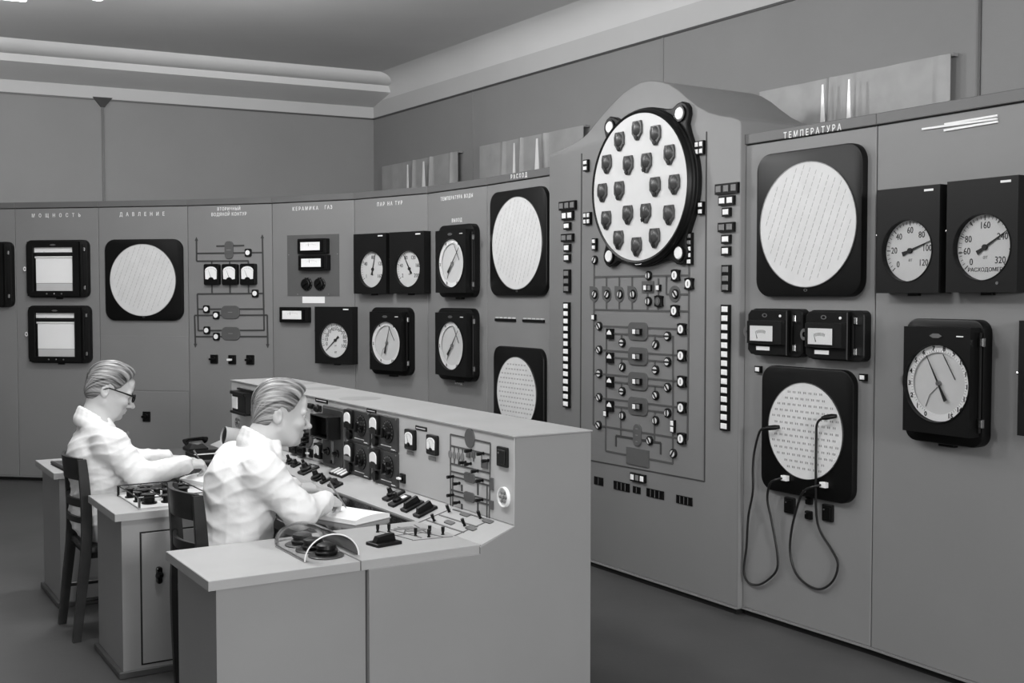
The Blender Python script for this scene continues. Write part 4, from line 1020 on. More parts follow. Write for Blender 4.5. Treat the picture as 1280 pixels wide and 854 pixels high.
# white rimmed round grille
mm, w, h = at(F, 619.5, 609, 632.5, 635, .02); r = (w+h)/4
t = thing('round_grille', 'round grille in a white rim below the tall black box on the console', 'grille', mm)
b = MB(); b.lathe([(r*.86, 0), (r, 0), (r, .010), (r*.97, .014), (r*.88, .014), (r*.86, .008)], 30); b.build('rim', 'white', t, smooth=True)
b = MB(); b.cyl(0, 0, r*.82, 0, .006, 26); b.build('backing', 'symbol', t)
for k in range(6):
    a = k*math.pi/3; b = MB(); b.cyl(r*.48*math.cos(a), r*.48*math.sin(a), r*.17, .006, .014, 12, .002); b.build('knob', 'lamp_grey', t)
b = MB(); b.cyl(0, 0, r*.2, .006, .018, 14, .003); b.build('hub', 'lamp_grey', t)
# left cluster, beyond the viewing hood
for bb, l in (((360.5, 554.5, 368.4, 566.5), 'black square meter left in the row under the dark oval plug field'), ((370.3, 559, 378.3, 570.5), 'black square meter second in the row under the dark oval plug field')):
    t, w, h = face_plate(bb, 'square_meter', l, 'meter', 'black', .006, .02, GC)
    b = MB(); b.box(-w*.36, w*.36, -h*.1, h*.36, .02, .0215); b.build('window', 'black_gloss', t)
switchbox(F, (384.3, 561.5, 389, 572.3), 'small black toggle left of the small upright meter on the console', True, GC, .018)
arch_meter(F, (393, 554.3, 400.6, 573.4), 'small upright meter just left of the viewing hood panel', .03, GC)
switchbox(F, (394, 536.5, 398.4, 543.5), 'tiny white-levered switch left of the viewing hood', True, GC, .018)
switchbox(F, (394.6, 545.5, 398, 550.4), 'tiny black switch under the white-levered one', False, GC)
switchbox(F, (382.4, 504.6, 388, 511), 'small black box beside the signal dome on the console face', False, GC, .03, True)
t, w, h = face_plate((391.8, 506.5, 400.8, 514.5), 'signal_dome', 'small dark signal dome beside the viewing hood', 'signal lamp', 'case', .008, .008, GC)
b = MB(); b.ball((0, 0, .008), .022, 14, 8); b.build('dome', 'case', t, smooth=True)
mm, w, h = at(F, 374.5, 532, 389.8, 560, .01)
t = thing('plug_field', 'dark oval plate studded with black plugs, in front of the nearer man\'s face', 'plug field', mm, GC)
b = MB(); b.cyl(0, 0, w/2, 0, .012, 28, .003, h/2); b.build('plate', 'dark_plate', t)
for i in range(-1, 2):
    for j in range(-2, 3):
        if abs(i)+abs(j)*.6 > 1.9: continue
        b = MB(); b.tube([(i*w*.25, j*h*.17, .010), (i*w*.25, j*h*.17, .035), (i*w*.25, j*h*.17-.004, .05)], [.008, .010, .006], 8); b.build('plug', 'black', t)
# far end: projecting meter, ring handle, box
mm, w, h = at(F, 300, 490, 316, 517, .0)
t = thing('projecting_meter', 'black projecting meter with a white window at the far end of the console', 'meter', mm, GC)
b = MB(); b.box(-w/2, w/2, -h/2, h/2, 0, .05, .004); b.build('case', 'case', t)
b = MB(); b.box(-w*.55, w*.55, h*.36, h*.52, .0, .062, .003); b.build('hood', 'black', t)
b = MB(); b.box(-w*.55, w*.55, -h*.52, -h*.40, .0, .062, .003); b.build('lower_rail', 'black', t)
b = MB(); b.box(-w*.45, -w*.08, -h*.28, h*.26, .05, .054); b.build('window', 'lamp_white', t)
b = MB(); b.box(-w*.5, w*.75, h*.56, h*.64, .0, .02); b.build('bracket', 'black', t)
u, v = F.uv(296.5, 528, .01)
t = thing('ring_handle', 'chrome ring handle below the projecting meter at the far end of the console', 'handle', F.M(u, v, 0), GC)
b = MB(); b.ring(0, 0, .020, .030, .004, .016, 22); b.build('ring', 'chrome', t); b = MB(); b.cyl(0, 0, .013, 0, .022, 12, .003); b.build('spindle', 'chrome', t)
switchbox(F, (314.3, 516, 318.6, 525.5), 'small black box behind the nearer man\'s head', False, GC, .03, True)

# ------------------------------------------------------------------ diagram on the console face, slope and worktop
con_d = thing('console_diagram', 'thin line pipe diagram with small black lever keys at the near end of the console', 'diagram', CW)
cwi = CW.inverted(); ffm = cwi @ FF.M()
def cb(b, name, m, frame, smooth=False): return b.build(name, m, con_d, frame, smooth)
def cpipe(p, q, w=.007, m='pipe'):
    b = MB(); b.bar(F.uv(*p), F.uv(*q), w, 0, .003); cb(b, 'pipe_line', m, ffm)
for p, q in (((563.5, 543), (563.6, 636)), ((566.3, 594), (566.3, 634.5)), ((563.5, 543), (613.5, 554.3)), ((613.5, 554.3), (612, 650)), ((609.3, 606), (609, 650)), ((563.5, 557), (613.5, 568.6)), ((563.5, 579.3), (613.5, 591.8)),
             ((563.5, 588.9), (613.5, 601.2)), ((564, 594.8), (612.5, 607.2)), ((563.5, 612), (612.5, 625.8)), ((564, 618.5), (612.5, 631.4))):
    cpipe(p, q)
for x, y0, y1 in ((568.3, 558, 580.5), (573.6, 559.3, 581.7), (578.6, 560.5, 583), (592.3, 564, 577), (602.5, 566, 582)): cpipe((x, y0), (x, y1), .005)
for x, y0, y1 in ((577.8, 606, 614), (597.8, 604.5, 619), (577.8, 630, 637), (597.8, 628, 641)): cpipe((x, y0), (x, y1), .011, 'pipe_dark')
u, v = F.uv(588, 547.9); b = MB(); b.cyl(u, v, .040, 0, .006, 26); cb(b, 'tank_symbol', 'symbol', ffm)
for x, y in ((587.6, 597.3), (587.4, 621.4)):
    u, v = F.uv(x, y); b = MB(); b.prism(rrect(u-.044, u+.044, v-.021, v+.021, .016, 4), [(0, 0), (.006, .001)]); cb(b, 'tank_symbol', 'symbol', ffm)
for x, y in ((563.2, 568), (568.3, 569.3), (573.6, 570.4), (578.6, 571.4)):
    u, v = F.uv(x, y); b = MB(); b.prism(ell(u, v, .014, .018, 12), [(0, 0), (.005, .001)]); cb(b, 'pump_symbol', 'lamp_grey', ffm)
for x, y, w, h in ((586, 567.6, .03, .03), (592.6, 568.6, .026, .026), (606.5, 581, .05, .03), (615.6, 605, .026, .05), (615.4, 631.5, .026, .036)):
    u, v = F.uv(x, y); b = MB(); b.box(u-w/2, u+w/2, v-h/2, v+h/2, 0, .006, .001); cb(b, 'relay_plate', 'symbol', ffm)
kl = MB(); kl.cyl(0, 0, .007, 0, .004, 10); KL = kl.mesh('lever_key', 'black')
kh = MB(); kh.tube([(0, 0, .003), (0, -.001, .016), (0, -.001, .032)], [.004, .007, .0075], 8); KH = kh.mesh('lever', 'black', True)
for x, y in ((265, 203), (358, 225), (395, 278), (222, 292), (262, 303), (315, 358), (128, 400), (352, 430), (175, 452), (128, 540), (350, 577), (175, 597)):
    u, v = F.uv(545+x/6.1+1.5, 530+y/6.1, 0); o = place('lever_key', KL, con_d, ffm @ Matrix.Translation((u, v, .002))); place('lever', KH, o)
# desk part of the diagram: on the slope and on the worktop
def desk(px, py, z=.7425):
    r = ray(px, py); p = EYEV + r*((z-EYE)/r.z); return p.dot(BX), p.dot(AX)
sl0 = Vector((2.176, 0, .7435)); sl1 = Vector((2.327, 0, .8012)); sd_ = (sl1-sl0).normalized()
SL = Fr(BX*2.176 + Vector((0, 0, .7435)), -AX, BX*sd_.x + Vector((0, 0, sd_.z)))
slm = cwi @ SL.M()
def dkey(px, py, frame='d'):
    if frame == 'd': m = Matrix.Translation((*desk(px, py), .7425))
    else: u, v = SL.uv(px, py); m = slm @ Matrix.Translation((u, v, .0005))
    o = place('lever_key', KL, con_d, m); place('lever', KH, o)
def line_d(p, q, frame, w=.006):
    b = MB()
    if frame == 'd': b.bar(desk(*p), desk(*q), w, .7424, .7440); cb(b, 'pipe_line', 'symbol', None)
    else: b.bar(SL.uv(*p), SL.uv(*q), w, 0, .002); cb(b, 'pipe_line', 'symbol', slm)
for p, q in (((563.6, 636.5), (520, 655)), ((566, 637), (612, 650.5)), ((612, 651), (566, 671)), ((549, 644), (597, 659)), ((533, 650.5), (580, 666))): line_d(p, q, 's')
for p, q in (((473, 664), (515, 675)), ((487, 662), (527, 672.5)), ((518, 656.5), (538, 669)), ((515, 676), (566, 671)), ((497, 659), (556, 672)), ((508, 659), (505, 668)), ((480, 671), (530, 666))): line_d(p, q, 'd')
for x, y in ((561.7, 640), (543, 651.5), (581, 657.5), (600.7, 648)): dkey(x, y, 's')
for x, y in ((472, 665.5), (486, 664.8), (519.3, 670), (537, 667), (536, 671.5), (553.5, 668.6)): dkey(x, y)
for x, y in ((562, 653.6), (581.6, 643.6), (589, 661), (610, 652)):
    u, v = SL.uv(x, y); b = MB(); b.prism(rrect(u-.035, u+.035, v-.012, v+.012, .008, 3), [(0, 0), (.004, .001)]); cb(b, 'tank_symbol', 'symbol', slm)
for x, y in ((505, 661), (520, 663)):
    c = desk(x, y); b = MB(); b.prism([(c[0]+dx, c[1]+dy) for dx, dy in rrect(-.045, .045, -.018, .018, .012, 3)], [(.7424, 0), (.7455, .001)]); cb(b, 'tank_symbol', 'lamp_grey', None)

# ------------------------------------------------------------------ key switches on the sloped panel and the worktop
def key_switch(m, label, w=.10, h=.055, style=0, group='black key switches on the sloped panel'):
    t = thing('key_switch', label, 'switch', m, group)
    b = MB(); b.rbox(-w/2, w/2, -h/2, h/2, .006, 0, .012, .003, 3); b.build('base', 'bakelite', t)
    if style == 0:
        b = MB(); b.prism([(-w*.40, 0.012), (w*.40, .012), (w*.34, .040), (-w*.30, .034)], [(-h*.16, .0), (h*.16, .0)])
        b.build('grip', 'black', t, Matrix(((1, 0, 0, 0), (0, 0, -1, 0), (0, 1, 0, 0), (0, 0, 0, 1))))
    else:
        b = MB(); b.lathe([(h*.34, .010), (h*.34, .022), (h*.2, .028), (h*.16, .05), (.002, .052)], 14, -w*.1); b.build('grip', 'black', t)
        b = MB(); b.box(w*.12, w*.36, -h*.25, h*.25, .012, .014); b.build('name_plate', 'lamp_grey' if style == 1 else 'lamp_white', t)
    return t
for (x, y), st, rot, l in (((492.5, 620.5), 1, 0, 'farthest of the row of four key switches on the sloped panel'), ((500, 627.5), 2, 0, 'second of the row of four key switches, with a white plate'),
                      ((516, 634), 0, 0, 'third of the row of four key switches on the sloped panel'), ((532, 640.5), 0, 0, 'nearest of the row of four key switches, beside the line diagram')):
    u, v = SL.uv(x, y); key_switch(SL.M(u, v, 0.0, math.pi/2), l, .10, .06, st)
mm = CW @ Matrix.Translation((*desk(480, 680.5), .7425)) @ Matrix.Rotation(math.radians(10), 4, 'Z')
key_switch(mm, 'lone black key switch on the near worktop', .115, .085, 0, 'key switches on the worktops')
for (x, y), w, h, st, l in (((386, 588.5), .11, .10, 1, 'large black switch by the nearer man\'s wrist'), ((383, 584.5), .06, .06, 1, 'black switch just behind the large one, on the sloped panel'), ((398, 598.5), .10, .055, 2, 'black switch with a white plate left of the comb connector'),
                     ((407.5, 602), .045, .06, 1, 'narrow black switch between the white-plated switch and the square one'), ((419.5, 607), .10, .055, 0, 'square black switch nearest the black writing surface'), ((364, 578.5), .06, .05, 1, 'black switch farthest along the sloped panel, behind the man\'s chest'), ((370, 582), .06, .05, 0, 'second farthest black switch on the sloped panel')):
    u, v = SL.uv(x, y); key_switch(SL.M(u, v, 0, math.pi/2 if st else 0), l, h if st else w*.9, w*.8 if st else h, st)
u, v = SL.uv(425, 592.5)
t = thing('comb_connector', 'black comb-shaped connector with white bars on the sloped panel', 'connector', SL.M(u, v))
b = MB(); b.rbox(-.085, .085, -.028, .028, .008, 0, .010, .003, 3); b.build('base', 'black', t)
for k in range(4):
    b = MB(); b.box(-.062+.04*k, -.046+.04*k, -.024, .030, .010, .018, .002); b.build('bar', 'lamp_white', t)
# ------------------------------------------------------------------ things on the desks
# clear plastic hood over three knobs on the nearest wing
t = thing('plastic_hood', 'clear half-round plastic hood over dark knobs on the nearest desk wing', 'cover', CW @ Matrix.Translation((1.605, 3.83, .7405)))
n = 24; rx, rz, L = .105, .088, .40; vs = []; fs = []
secs = [(0, 1.), (.12, 1.), (.24, 1.), (.31, .96), (.36, .84), (.385, .66), (.40, .42)]
for y, s in secs:
    for k in range(n+1):
        a = math.pi*k/n; vs.append((rx*s*math.cos(a), y, rz*s*math.sin(a)))
for i in range(len(secs)-1):
    for k in range(n):
        a = i*(n+1)+k; fs.append((a, a+n+1, a+n+2, a+1))
fs.append(tuple((len(secs)-1)*(n+1)+k for k in range(n, -1, -1)))
b = MB(); b.add(vs, fs); b.build('shell', 'hood', t, smooth=True)
b = MB(); b.tube([(rx*math.cos(math.pi*k/20), 0, rz*math.sin(math.pi*k/20)+.002) for k in range(21)], .0028, 6); b.build('front_rim', 'white', t, smooth=True)
for s in (-1, 1):
    b = MB(); b.tube([(s*rx, 0, .002), (s*rx, .30, .002)], .0022, 6); b.build('side_rim', 'lamp_grey', t)
for k, (bb_, aa, l) in enumerate(((1.605, 3.885, 'front one of the three dark stepped knobs under the plastic hood'), (1.60, 4.00, 'middle one of the three dark stepped knobs under the plastic hood'), (1.60, 4.11, 'rear one of the three dark stepped knobs under the plastic hood'))):
    t = thing('stepped_knob', l, 'knob', CW @ Matrix.Translation((bb_, aa, .7405)), 'knobs under the plastic hood')
    b = MB(); b.lathe([(.066, 0), (.066, .004), (.062, .006), (.002, .006)], 28); b.build('dial_plate', 'knob_grey', t)
    b = MB(); b.lathe([(.040, .006), (.042, .018), (.036, .022), (.034, .026), (.038, .030), (.036, .042), (.028, .046), (.002, .047)], 22); b.build('grip', 'black', t, smooth=True)
    b = MB(); b.ball((.040, .012, .016), .012, 10, 6); b.build('pointer', 'knob_grey', t)
# notebook on the near writing surface
def book(mw, L, W, H, label, cat, group=None, m='paper'):
    t = thing('notebook', label, cat, mw, group)
    n = 14; top = []; 
    f = lambda s: H*(.55+.45*math.sin(math.pi*min(1, s*1.25))**.6) if s < .8 else H*(.55+.45*math.sin(math.pi)**.6 if s >= 1 else .55+.45*math.sin(math.pi*min(1, s*1.25))**.6)
    vs = []; fs = []
    for i in range(n+1):
        s = i/n; z = H*(.62+.38*math.sin(math.pi*s)**.7)
        vs += [(-L/2+L*s, -W/2, .003), (-L/2+L*s, W/2, .003), (-L/2+L*s, -W/2, z), (-L/2+L*s, W/2, z)]
    for i in range(n):
        a = 4*i; c = a+4
        fs += [(a+2, c+2, c+3, a+3), (a, a+1, c+1, c), (a, c, c+2, a+2), (a+1, a+3, c+3, c+1)]
    fs += [(0, 2, 3, 1), (4*n, 4*n+1, 4*n+3, 4*n+2)]
    b = MB(); b.add(vs, fs); b.build('pages', m, t)
    b = MB(); b.box(-L/2-.004, L/2+.004, -W/2-.003, W/2+.003, 0, .003); b.build('cover', 'paper_grey', t)
book(CW @ Matrix.Translation((1.975, 4.53, .7365)) @ Matrix.Rotation(math.radians(22), 4, 'Z'), .21, .29, .030, 'thick white notebook under the nearer man\'s writing hand', 'notebook', 'open books on the console')
book(CW @ Matrix.Translation((1.78, 5.775, .7365)) @ Matrix.Rotation(math.radians(20), 4, 'Z'), .30, .20, .040, 'thick open logbook under the bespectacled man\'s hand', 'notebook', 'open books on the console')
def sheet(bb_, aa, L, W, rot, label, z, m='paper'):
    t = MB(); t.box(-L/2, L/2, -W/2, W/2, 0, .0025); o = t.build('paper_sheet', m, mw=CW @ Matrix.Translation((bb_, aa, z)) @ Matrix.Rotation(math.radians(rot), 4, 'Z'))
    tag(o, label, 'paper', 'loose papers on the desks')
sheet(1.99, 5.83, .24, .30, 15, 'white paper sheet beside the logbook, toward the console face', .7365)
sheet(1.64, 5.50, .26, .18, 8, 'loose paper on the middle wing just behind the nearer chair', .7405, 'paper_grey')
sheet(1.86, 5.45, .28, .22, -12, 'paper sheet on the middle worktop, hidden partly by the nearer man', .743, 'paper_grey')
# apparatus with black spools on the middle wing
t = thing('relay_chassis', 'open wire-framed apparatus with black spools on the middle desk wing', 'apparatus', CW @ Matrix.Translation((1.245, 5.17, .7405)))
Lx, Ly, Hh = .30, .40, .050
for x in (0, Lx):
    for y in (0, Ly):
        b = MB(); b.box(x-.005, x+.005, y-.005, y+.005, 0, Hh); b.build('post', 'chrome' if y == 0 else 'black', t)
for p, q in (((0, 0), (Lx, 0)), ((0, Ly), (Lx, Ly)), ((0, 0), (0, Ly)), ((Lx, 0), (Lx, Ly)), ((Lx*.33, 0), (Lx*.33, Ly)), ((Lx*.66, 0), (Lx*.66, Ly))):
    b = MB(); b.tube([(*p, Hh), (*q, Hh)], .0028, 6); b.build('frame_rod', 'black', t)
b = MB(); b.box(.0, Lx, .0, Ly, .0, .006); b.build('base_plate', 'paper_grey', t)
for i, (x, y, r, h) in enumerate(((.07, .10, .035, .05), (.15, .09, .03, .04), (.08, .24, .035, .05), (.18, .22, .028, .045), (.24, .07, .026, .04), (.25, .19, .03, .05), (.11, .34, .035, .05), (.22, .33, .03, .045), (.035, .17, .02, .05), (.13, .20, .022, .055), (.03, .30, .022, .05), (.27, .30, .02, .05))):
    b = MB(); b.lathe([(r, .006), (r, .012), (r*.7, .014), (r*.7, h-.006), (r, h-.004), (r, h), (r*.3, h+.004)], 16, x, y); b.build('spool', 'black', t)
for i, (x, y) in enumerate(((.12, .17), (.2, .14), (.05, .17), (.16, .29), (.26, .26))):
    b = MB(); b.box(x-.018, x+.018, y-.02, y+.02, .006, .03, .003); b.build('terminal_block', ('white', 'lamp_grey', 'chrome', 'white', 'lamp_grey')[i], t)
# folder on the far wing
t = thing('folder', 'dark folder lying on the farthest desk wing', 'folder', CW @ Matrix.Translation((1.29, 6.66, .7405)) @ Matrix.Rotation(math.radians(3), 4, 'Z'))
b = MB(); b.box(-.125, .125, -.17, .17, 0, .004, .001); b.build('cover', 'case', t); b = MB(); b.box(-.12, .12, -.165, .165, .004, .014); b.build('pages', 'dark_plate', t); b = MB(); b.box(-.125, .125, -.17, .17, .014, .018, .001); b.build('cover', 'mid_plate', t)
b = MB(); b.tube([(-.118, -.17, .012), (-.118, .17, .012)], .008, 8); b.build('spine', 'black', t)
# telephone and tray on the far worktop
t = thing('telephone', 'black desk telephone at the far end of the console desk', 'telephone', CW @ Matrix.Translation((2.02, 6.96, .743)) @ Matrix.Scale(.85, 4))
b = MB(); b.prism([(-.07, -.08), (.07, -.08), (.07, .08), (-.07, .08)], [(0, 0), (.02, 0), (.05, .03)]); b.build('base', 'black', t)
b = MB(); b.tube([(-.09, 0, .066), (-.06, 0, .080), (.06, 0, .080), (.09, 0, .066)], [.026, .014, .014, .026], 10); b.build('handset', 'black_gloss', t, Matrix.Rotation(math.radians(20), 4, 'Z'), smooth=True)
b = MB(); b.cyl(0, -.02, .035, .045, .054, 18); b.build('dial', 'lamp_grey', t)
t = thing('paper_tray', 'dark shallow tray in front of the telephone', 'tray', CW @ Matrix.Translation((2.02, 6.62, .743)))
b = MB(); b.box(-.13, .13, -.1, .1, 0, .006); b.build('base', 'case', t)
for q in ((-.13, .13, -.1, -.094), (-.13, .13, .094, .1), (-.13, -.124, -.094, .094), (.124, .13, -.094, .094)):
    b = MB(); b.box(*q, .006, .03); b.build('rim', 'black', t)
b = MB(); b.box(-.10, .10, -.08, .08, .006, .012); b.build('paper', 'paper_grey', t)
# reflector lamp
t = thing('reflector_lamp', 'pale cylindrical reflector lamp at the far end of the console, behind the nearer man', 'lamp', CW @ Matrix.Translation((2.185, 6.80, .752)))
mm = Matrix.Translation((-.03, .0, .088)) @ Matrix.Rotation(math.radians(12), 4, 'Y') @ Matrix.Rotation(-math.pi/2, 4, 'Y')
b = MB(); b.lathe([(.052, .0), (.056, -.002), (.058, .004), (.056, .010), (.055, -.10), (.046, -.13), (.02, -.15)][::1], 26); b.build('shade', 'lamp_shade', t, mm, smooth=True)
b = MB(); b.lathe([(.05, .001), (.048, .0015), (.02, .001), (.002, .001)], 24); b.build('opening', 'ink', t, mm)
b = MB(); b.tube([(.03, 0, 0), (.03, 0, .05)], .012, 10); b.cyl(.03, 0, .045, 0, .012, 20); b.build('stand', 'case', t)
# pencils
def pencil(p, d, L, label):
    t = thing('pencil', label, 'pencil', CW @ Matrix.Translation(p), 'pencils in hand')
    d = Vector(d).normalized(); b = MB(); b.tube([Vector((0, 0, 0)), d*.015, d*L], [.0008, .004, .004], 6); b.build('shaft', 'pencil', t)

# ------------------------------------------------------------------ chairs
def chair(bb_, aa, rot, label, foot=-.245):
    t = thing('wooden_chair', label, 'chair', CW @ Matrix.Translation((bb_, aa, 0)) @ Matrix.Rotation(rot, 4, 'Z'), 'dark wooden chairs')
    hw = .185
    def arc(z, dx, w=hw, n=10): return [(dx - .045*math.cos(math.pi*.5*s), w*s, z) for s in [-1+2*k/n for k in range(n+1)]]
    def rail(z0, z1, x0, x1, th, nm):
        vs = []; fs = []; n = 12
        for k in range(n+1):
            s = -1+2*k/n; c = -.045*math.cos(math.pi*.5*s)
            vs += [(x0+c-th/2, hw*s, z0), (x0+c+th/2, hw*s, z0), (x1+c+th/2, hw*s, z1), (x1+c-th/2, hw*s, z1)]
        for k in range(n):
            for q in range(4): fs.append((4*k+q, 4*k+(q+1) % 4, 4*k+4+(q+1) % 4, 4*k+4+q))
        fs += [(3, 2, 1, 0), (4*n, 4*n+1, 4*n+2, 4*n+3)]
        b = MB(); b.add(vs, fs); b.build(nm, 'wood_dark', t, smooth=True)
    for s in (-1, 1):
        pts = [(foot, s*hw, 0), (foot*.5-.1, s*hw, .20), (-.195, s*hw, .44), (-.190, s*hw, .62), (-.198, s*hw, .78), (-.208, s*hw, .895)]
        vs = []; fs = []; P_ = smooth_path(pts, 4)
        for i, p in enumerate(P_):
            wd = .019+.006*math.sin(math.pi*i/len(P_)); tk = .014
            vs += [(p.x-wd, p.y-tk, p.z), (p.x+wd, p.y-tk, p.z), (p.x+wd, p.y+tk, p.z), (p.x-wd, p.y+tk, p.z)]
        for i in range(len(P_)-1):
            for q in range(4): fs.append((4*i+q, 4*i+(q+1) % 4, 4*i+4+(q+1) % 4, 4*i+4+q))
        k = 4*(len(P_)-1); fs += [(3, 2, 1, 0), (k, k+1, k+2, k+3)]
        b = MB(); b.add(vs, fs); b.build('back_leg', 'wood_dark', t, smooth=True)
        b = MB(); b.tube([(.19, s*.17, 0), (.185, s*.17, .25), (.18, s*.17, .43)], [.014, .018, .021], 8); b.build('leg', 'wood_dark', t, smooth=True)
        b = MB(); b.tube([(-.21, s*.18, .20), (.185, s*.17, .20)], .010, 8); b.build('stretcher', 'wood_dark', t)
    rail(.79, .90, -.200, -.210, .018, 'top_rail'); rail(.655, .695, -.192, -.194, .016, 'back_rail'); rail(.575, .605, -.190, -.191, .016, 'back_rail')
    b = MB(); b.rbox(-.20, .21, -.20, .20, .05, .435, .465, .010, 5); b.build('seat', 'wood_dark', t, smooth=True)
    b = MB(); b.box(-.18, .18, -.17, .17, .40, .436); b.build('apron', 'wood_dark', t)
    return t
chair(1.525, 4.705, 0, 'dark wooden chair under the nearer man, its curved top rail in plain view', -.185)
chair(1.335, 5.99, 0, 'dark wooden chair under the bespectacled man, standing left of the middle wing')
# ------------------------------------------------------------------ people: smooth signed-distance bodies
def smin(a, b, k):
    if k <= 0: return np.minimum(a, b)
    h = np.clip(.5+.5*(b-a)/k, 0, 1)
    return b*(1-h)+a*h-k*h*(1-h)
class Cap:
    def __init__(s, p, q, r0, r1): s.p = np.array(p, float); s.q = np.array(q, float); s.r0 = r0; s.r1 = r1; s.c = (s.p+s.q)/2; s.R = np.linalg.norm(s.p-s.q)/2+max(r0, r1)
    def __call__(s, X):
        ab = s.q-s.p; t = np.clip(((X-s.p)@ab)/max(ab@ab, 1e-9), 0, 1)
        return np.linalg.norm(X-s.p-t[:, None]*ab, axis=1)-(s.r0+(s.r1-s.r0)*t)
class Ell:
    def __init__(s, c, r, R=None): s.c = np.array(c, float); s.r = np.array(r, float); s.rot = R; s.R = max(r)
    def __call__(s, X):
        p = X-s.c
        if s.rot is not None: p = p@s.rot
        k0 = np.linalg.norm(p/s.r, axis=1); k1 = np.linalg.norm(p/s.r**2, axis=1)
        return k0*(k0-1)/np.maximum(k1, 1e-6)
def field(groups, X, cen, rad):
    d = None
    for op, k, prims in groups:
        g = None
        for p, kk in prims:
            if np.linalg.norm(p.c-cen)-p.R-rad > .09: continue
            v = p(X); g = v if g is None else smin(g, v, kk)
        if g is None: continue
        if op == 'u': d = g if d is None else smin(d, g, k)
        elif d is not None: d = -smin(-d, g, k)
    return d
def nets(fn, lo, hi, h, bs=16):
    lo = np.array(lo, float); n = np.ceil((np.array(hi)-lo)/h).astype(int)+1
    n = ((n+bs-1)//bs)*bs
    V = np.full(n, 1., np.float32)
    rad = h*bs*.9
    for i in range(0, n[0], bs):
        for j in range(0, n[1], bs):
            for k in range(0, n[2], bs):
                cen = lo+(np.array([i, j, k])+bs/2-.5)*h
                c = fn(cen[None], cen, rad)
                if c is None: continue
                if abs(c[0]) > rad*1.15+.01:
                    if c[0] < 0: V[i:i+bs, j:j+bs, k:k+bs] = -1
                    continue
                g = np.stack(np.meshgrid(np.arange(i, i+bs), np.arange(j, j+bs), np.arange(k, k+bs), indexing='ij'), -1).reshape(-1, 3)
                v = fn(lo+g*h, cen, rad)
                if v is not None: V[i:i+bs, j:j+bs, k:k+bs] = v.reshape(bs, bs, bs)
    S = V < 0
    m = S[:-1, :-1, :-1].astype(np.int8)
    for a in (0, 1):
        for b_ in (0, 1):
            for c in (0, 1):
                if a or b_ or c: m = m+S[a:n[0]-1+a, b_:n[1]-1+b_, c:n[2]-1+c]
    I = np.argwhere((m > 0) & (m < 8))
    offs = np.array([(a, b_, c) for a in (0, 1) for b_ in (0, 1) for c in (0, 1)])
    cv = np.stack([V[I[:, 0]+o[0], I[:, 1]+o[1], I[:, 2]+o[2]] for o in offs], 1)
    acc = np.zeros((len(I), 3)); cnt = np.zeros(len(I))
    for e0 in range(8):
        for e1 in range(e0+1, 8):
            if np.abs(offs[e0]-offs[e1]).sum() != 1: continue
            a, b_ = cv[:, e0], cv[:, e1]; x = (a < 0) != (b_ < 0)
            t = np.where(x, a/np.where(np.abs(a-b_) < 1e-9, 1, a-b_), 0)
            acc += np.where(x[:, None], offs[e0]+t[:, None]*(offs[e1]-offs[e0]), 0); cnt += x
    P_ = lo+(I+acc/cnt[:, None])*h
    idx = -np.ones(n, np.int64); idx[I[:, 0], I[:, 1], I[:, 2]] = np.arange(len(I))
    F_ = []
    for ax in range(3):
        o = [0, 0, 0]; o[ax] = 1
        sl0 = tuple(slice(0, n[q]-o[q]) for q in range(3)); sl1 = tuple(slice(o[q], n[q]) for q in range(3))
        E = np.argwhere(S[sl0] != S[sl1]); b1, b2 = (ax+1) % 3, (ax+2) % 3
        E = E[(E[:, b1] > 0) & (E[:, b2] > 0)]
        u = np.zeros(3, int); u[b1] = 1; v = np.zeros(3, int); v[b2] = 1
        q = [E-u-v, E-v, E, E-u]
        ids = np.stack([idx[c[:, 0], c[:, 1], c[:, 2]] for c in q], 1)
        fl = ~S[E[:, 0], E[:, 1], E[:, 2]]
        ids[fl] = ids[fl][:, ::-1]
        F_.append(ids[(ids >= 0).all(1)])
    return P_, np.concatenate(F_)
def np_mesh(name, P_, F_, mats, idx=None):
    me = bpy.data.meshes.new(name); me.vertices.add(len(P_)); me.vertices.foreach_set('co', P_.astype(np.float32).ravel())
    me.loops.add(F_.size); me.loops.foreach_set('vertex_index', F_.astype(np.int32).ravel())
    me.polygons.add(len(F_)); me.polygons.foreach_set('loop_start', np.arange(0, F_.size, 4, dtype=np.int32)); me.polygons.foreach_set('loop_total', np.full(len(F_), 4, np.int32))
    for m in mats: me.materials.append(M[m])
    me.polygons.foreach_set('use_smooth', np.ones(len(F_), bool))
    if idx is not None: me.polygons.foreach_set('material_index', idx.astype(np.int32))
    me.update(calc_edges=True); me.validate(); return me
def roty(a):
    c, s = math.cos(a), math.sin(a); return np.array([[c, 0, s], [0, 1, 0], [-s, 0, c]])
def rotz(a):
    c, s = math.cos(a), math.sin(a); return np.array([[c, -s, 0], [s, c, 0], [0, 0, 1]])

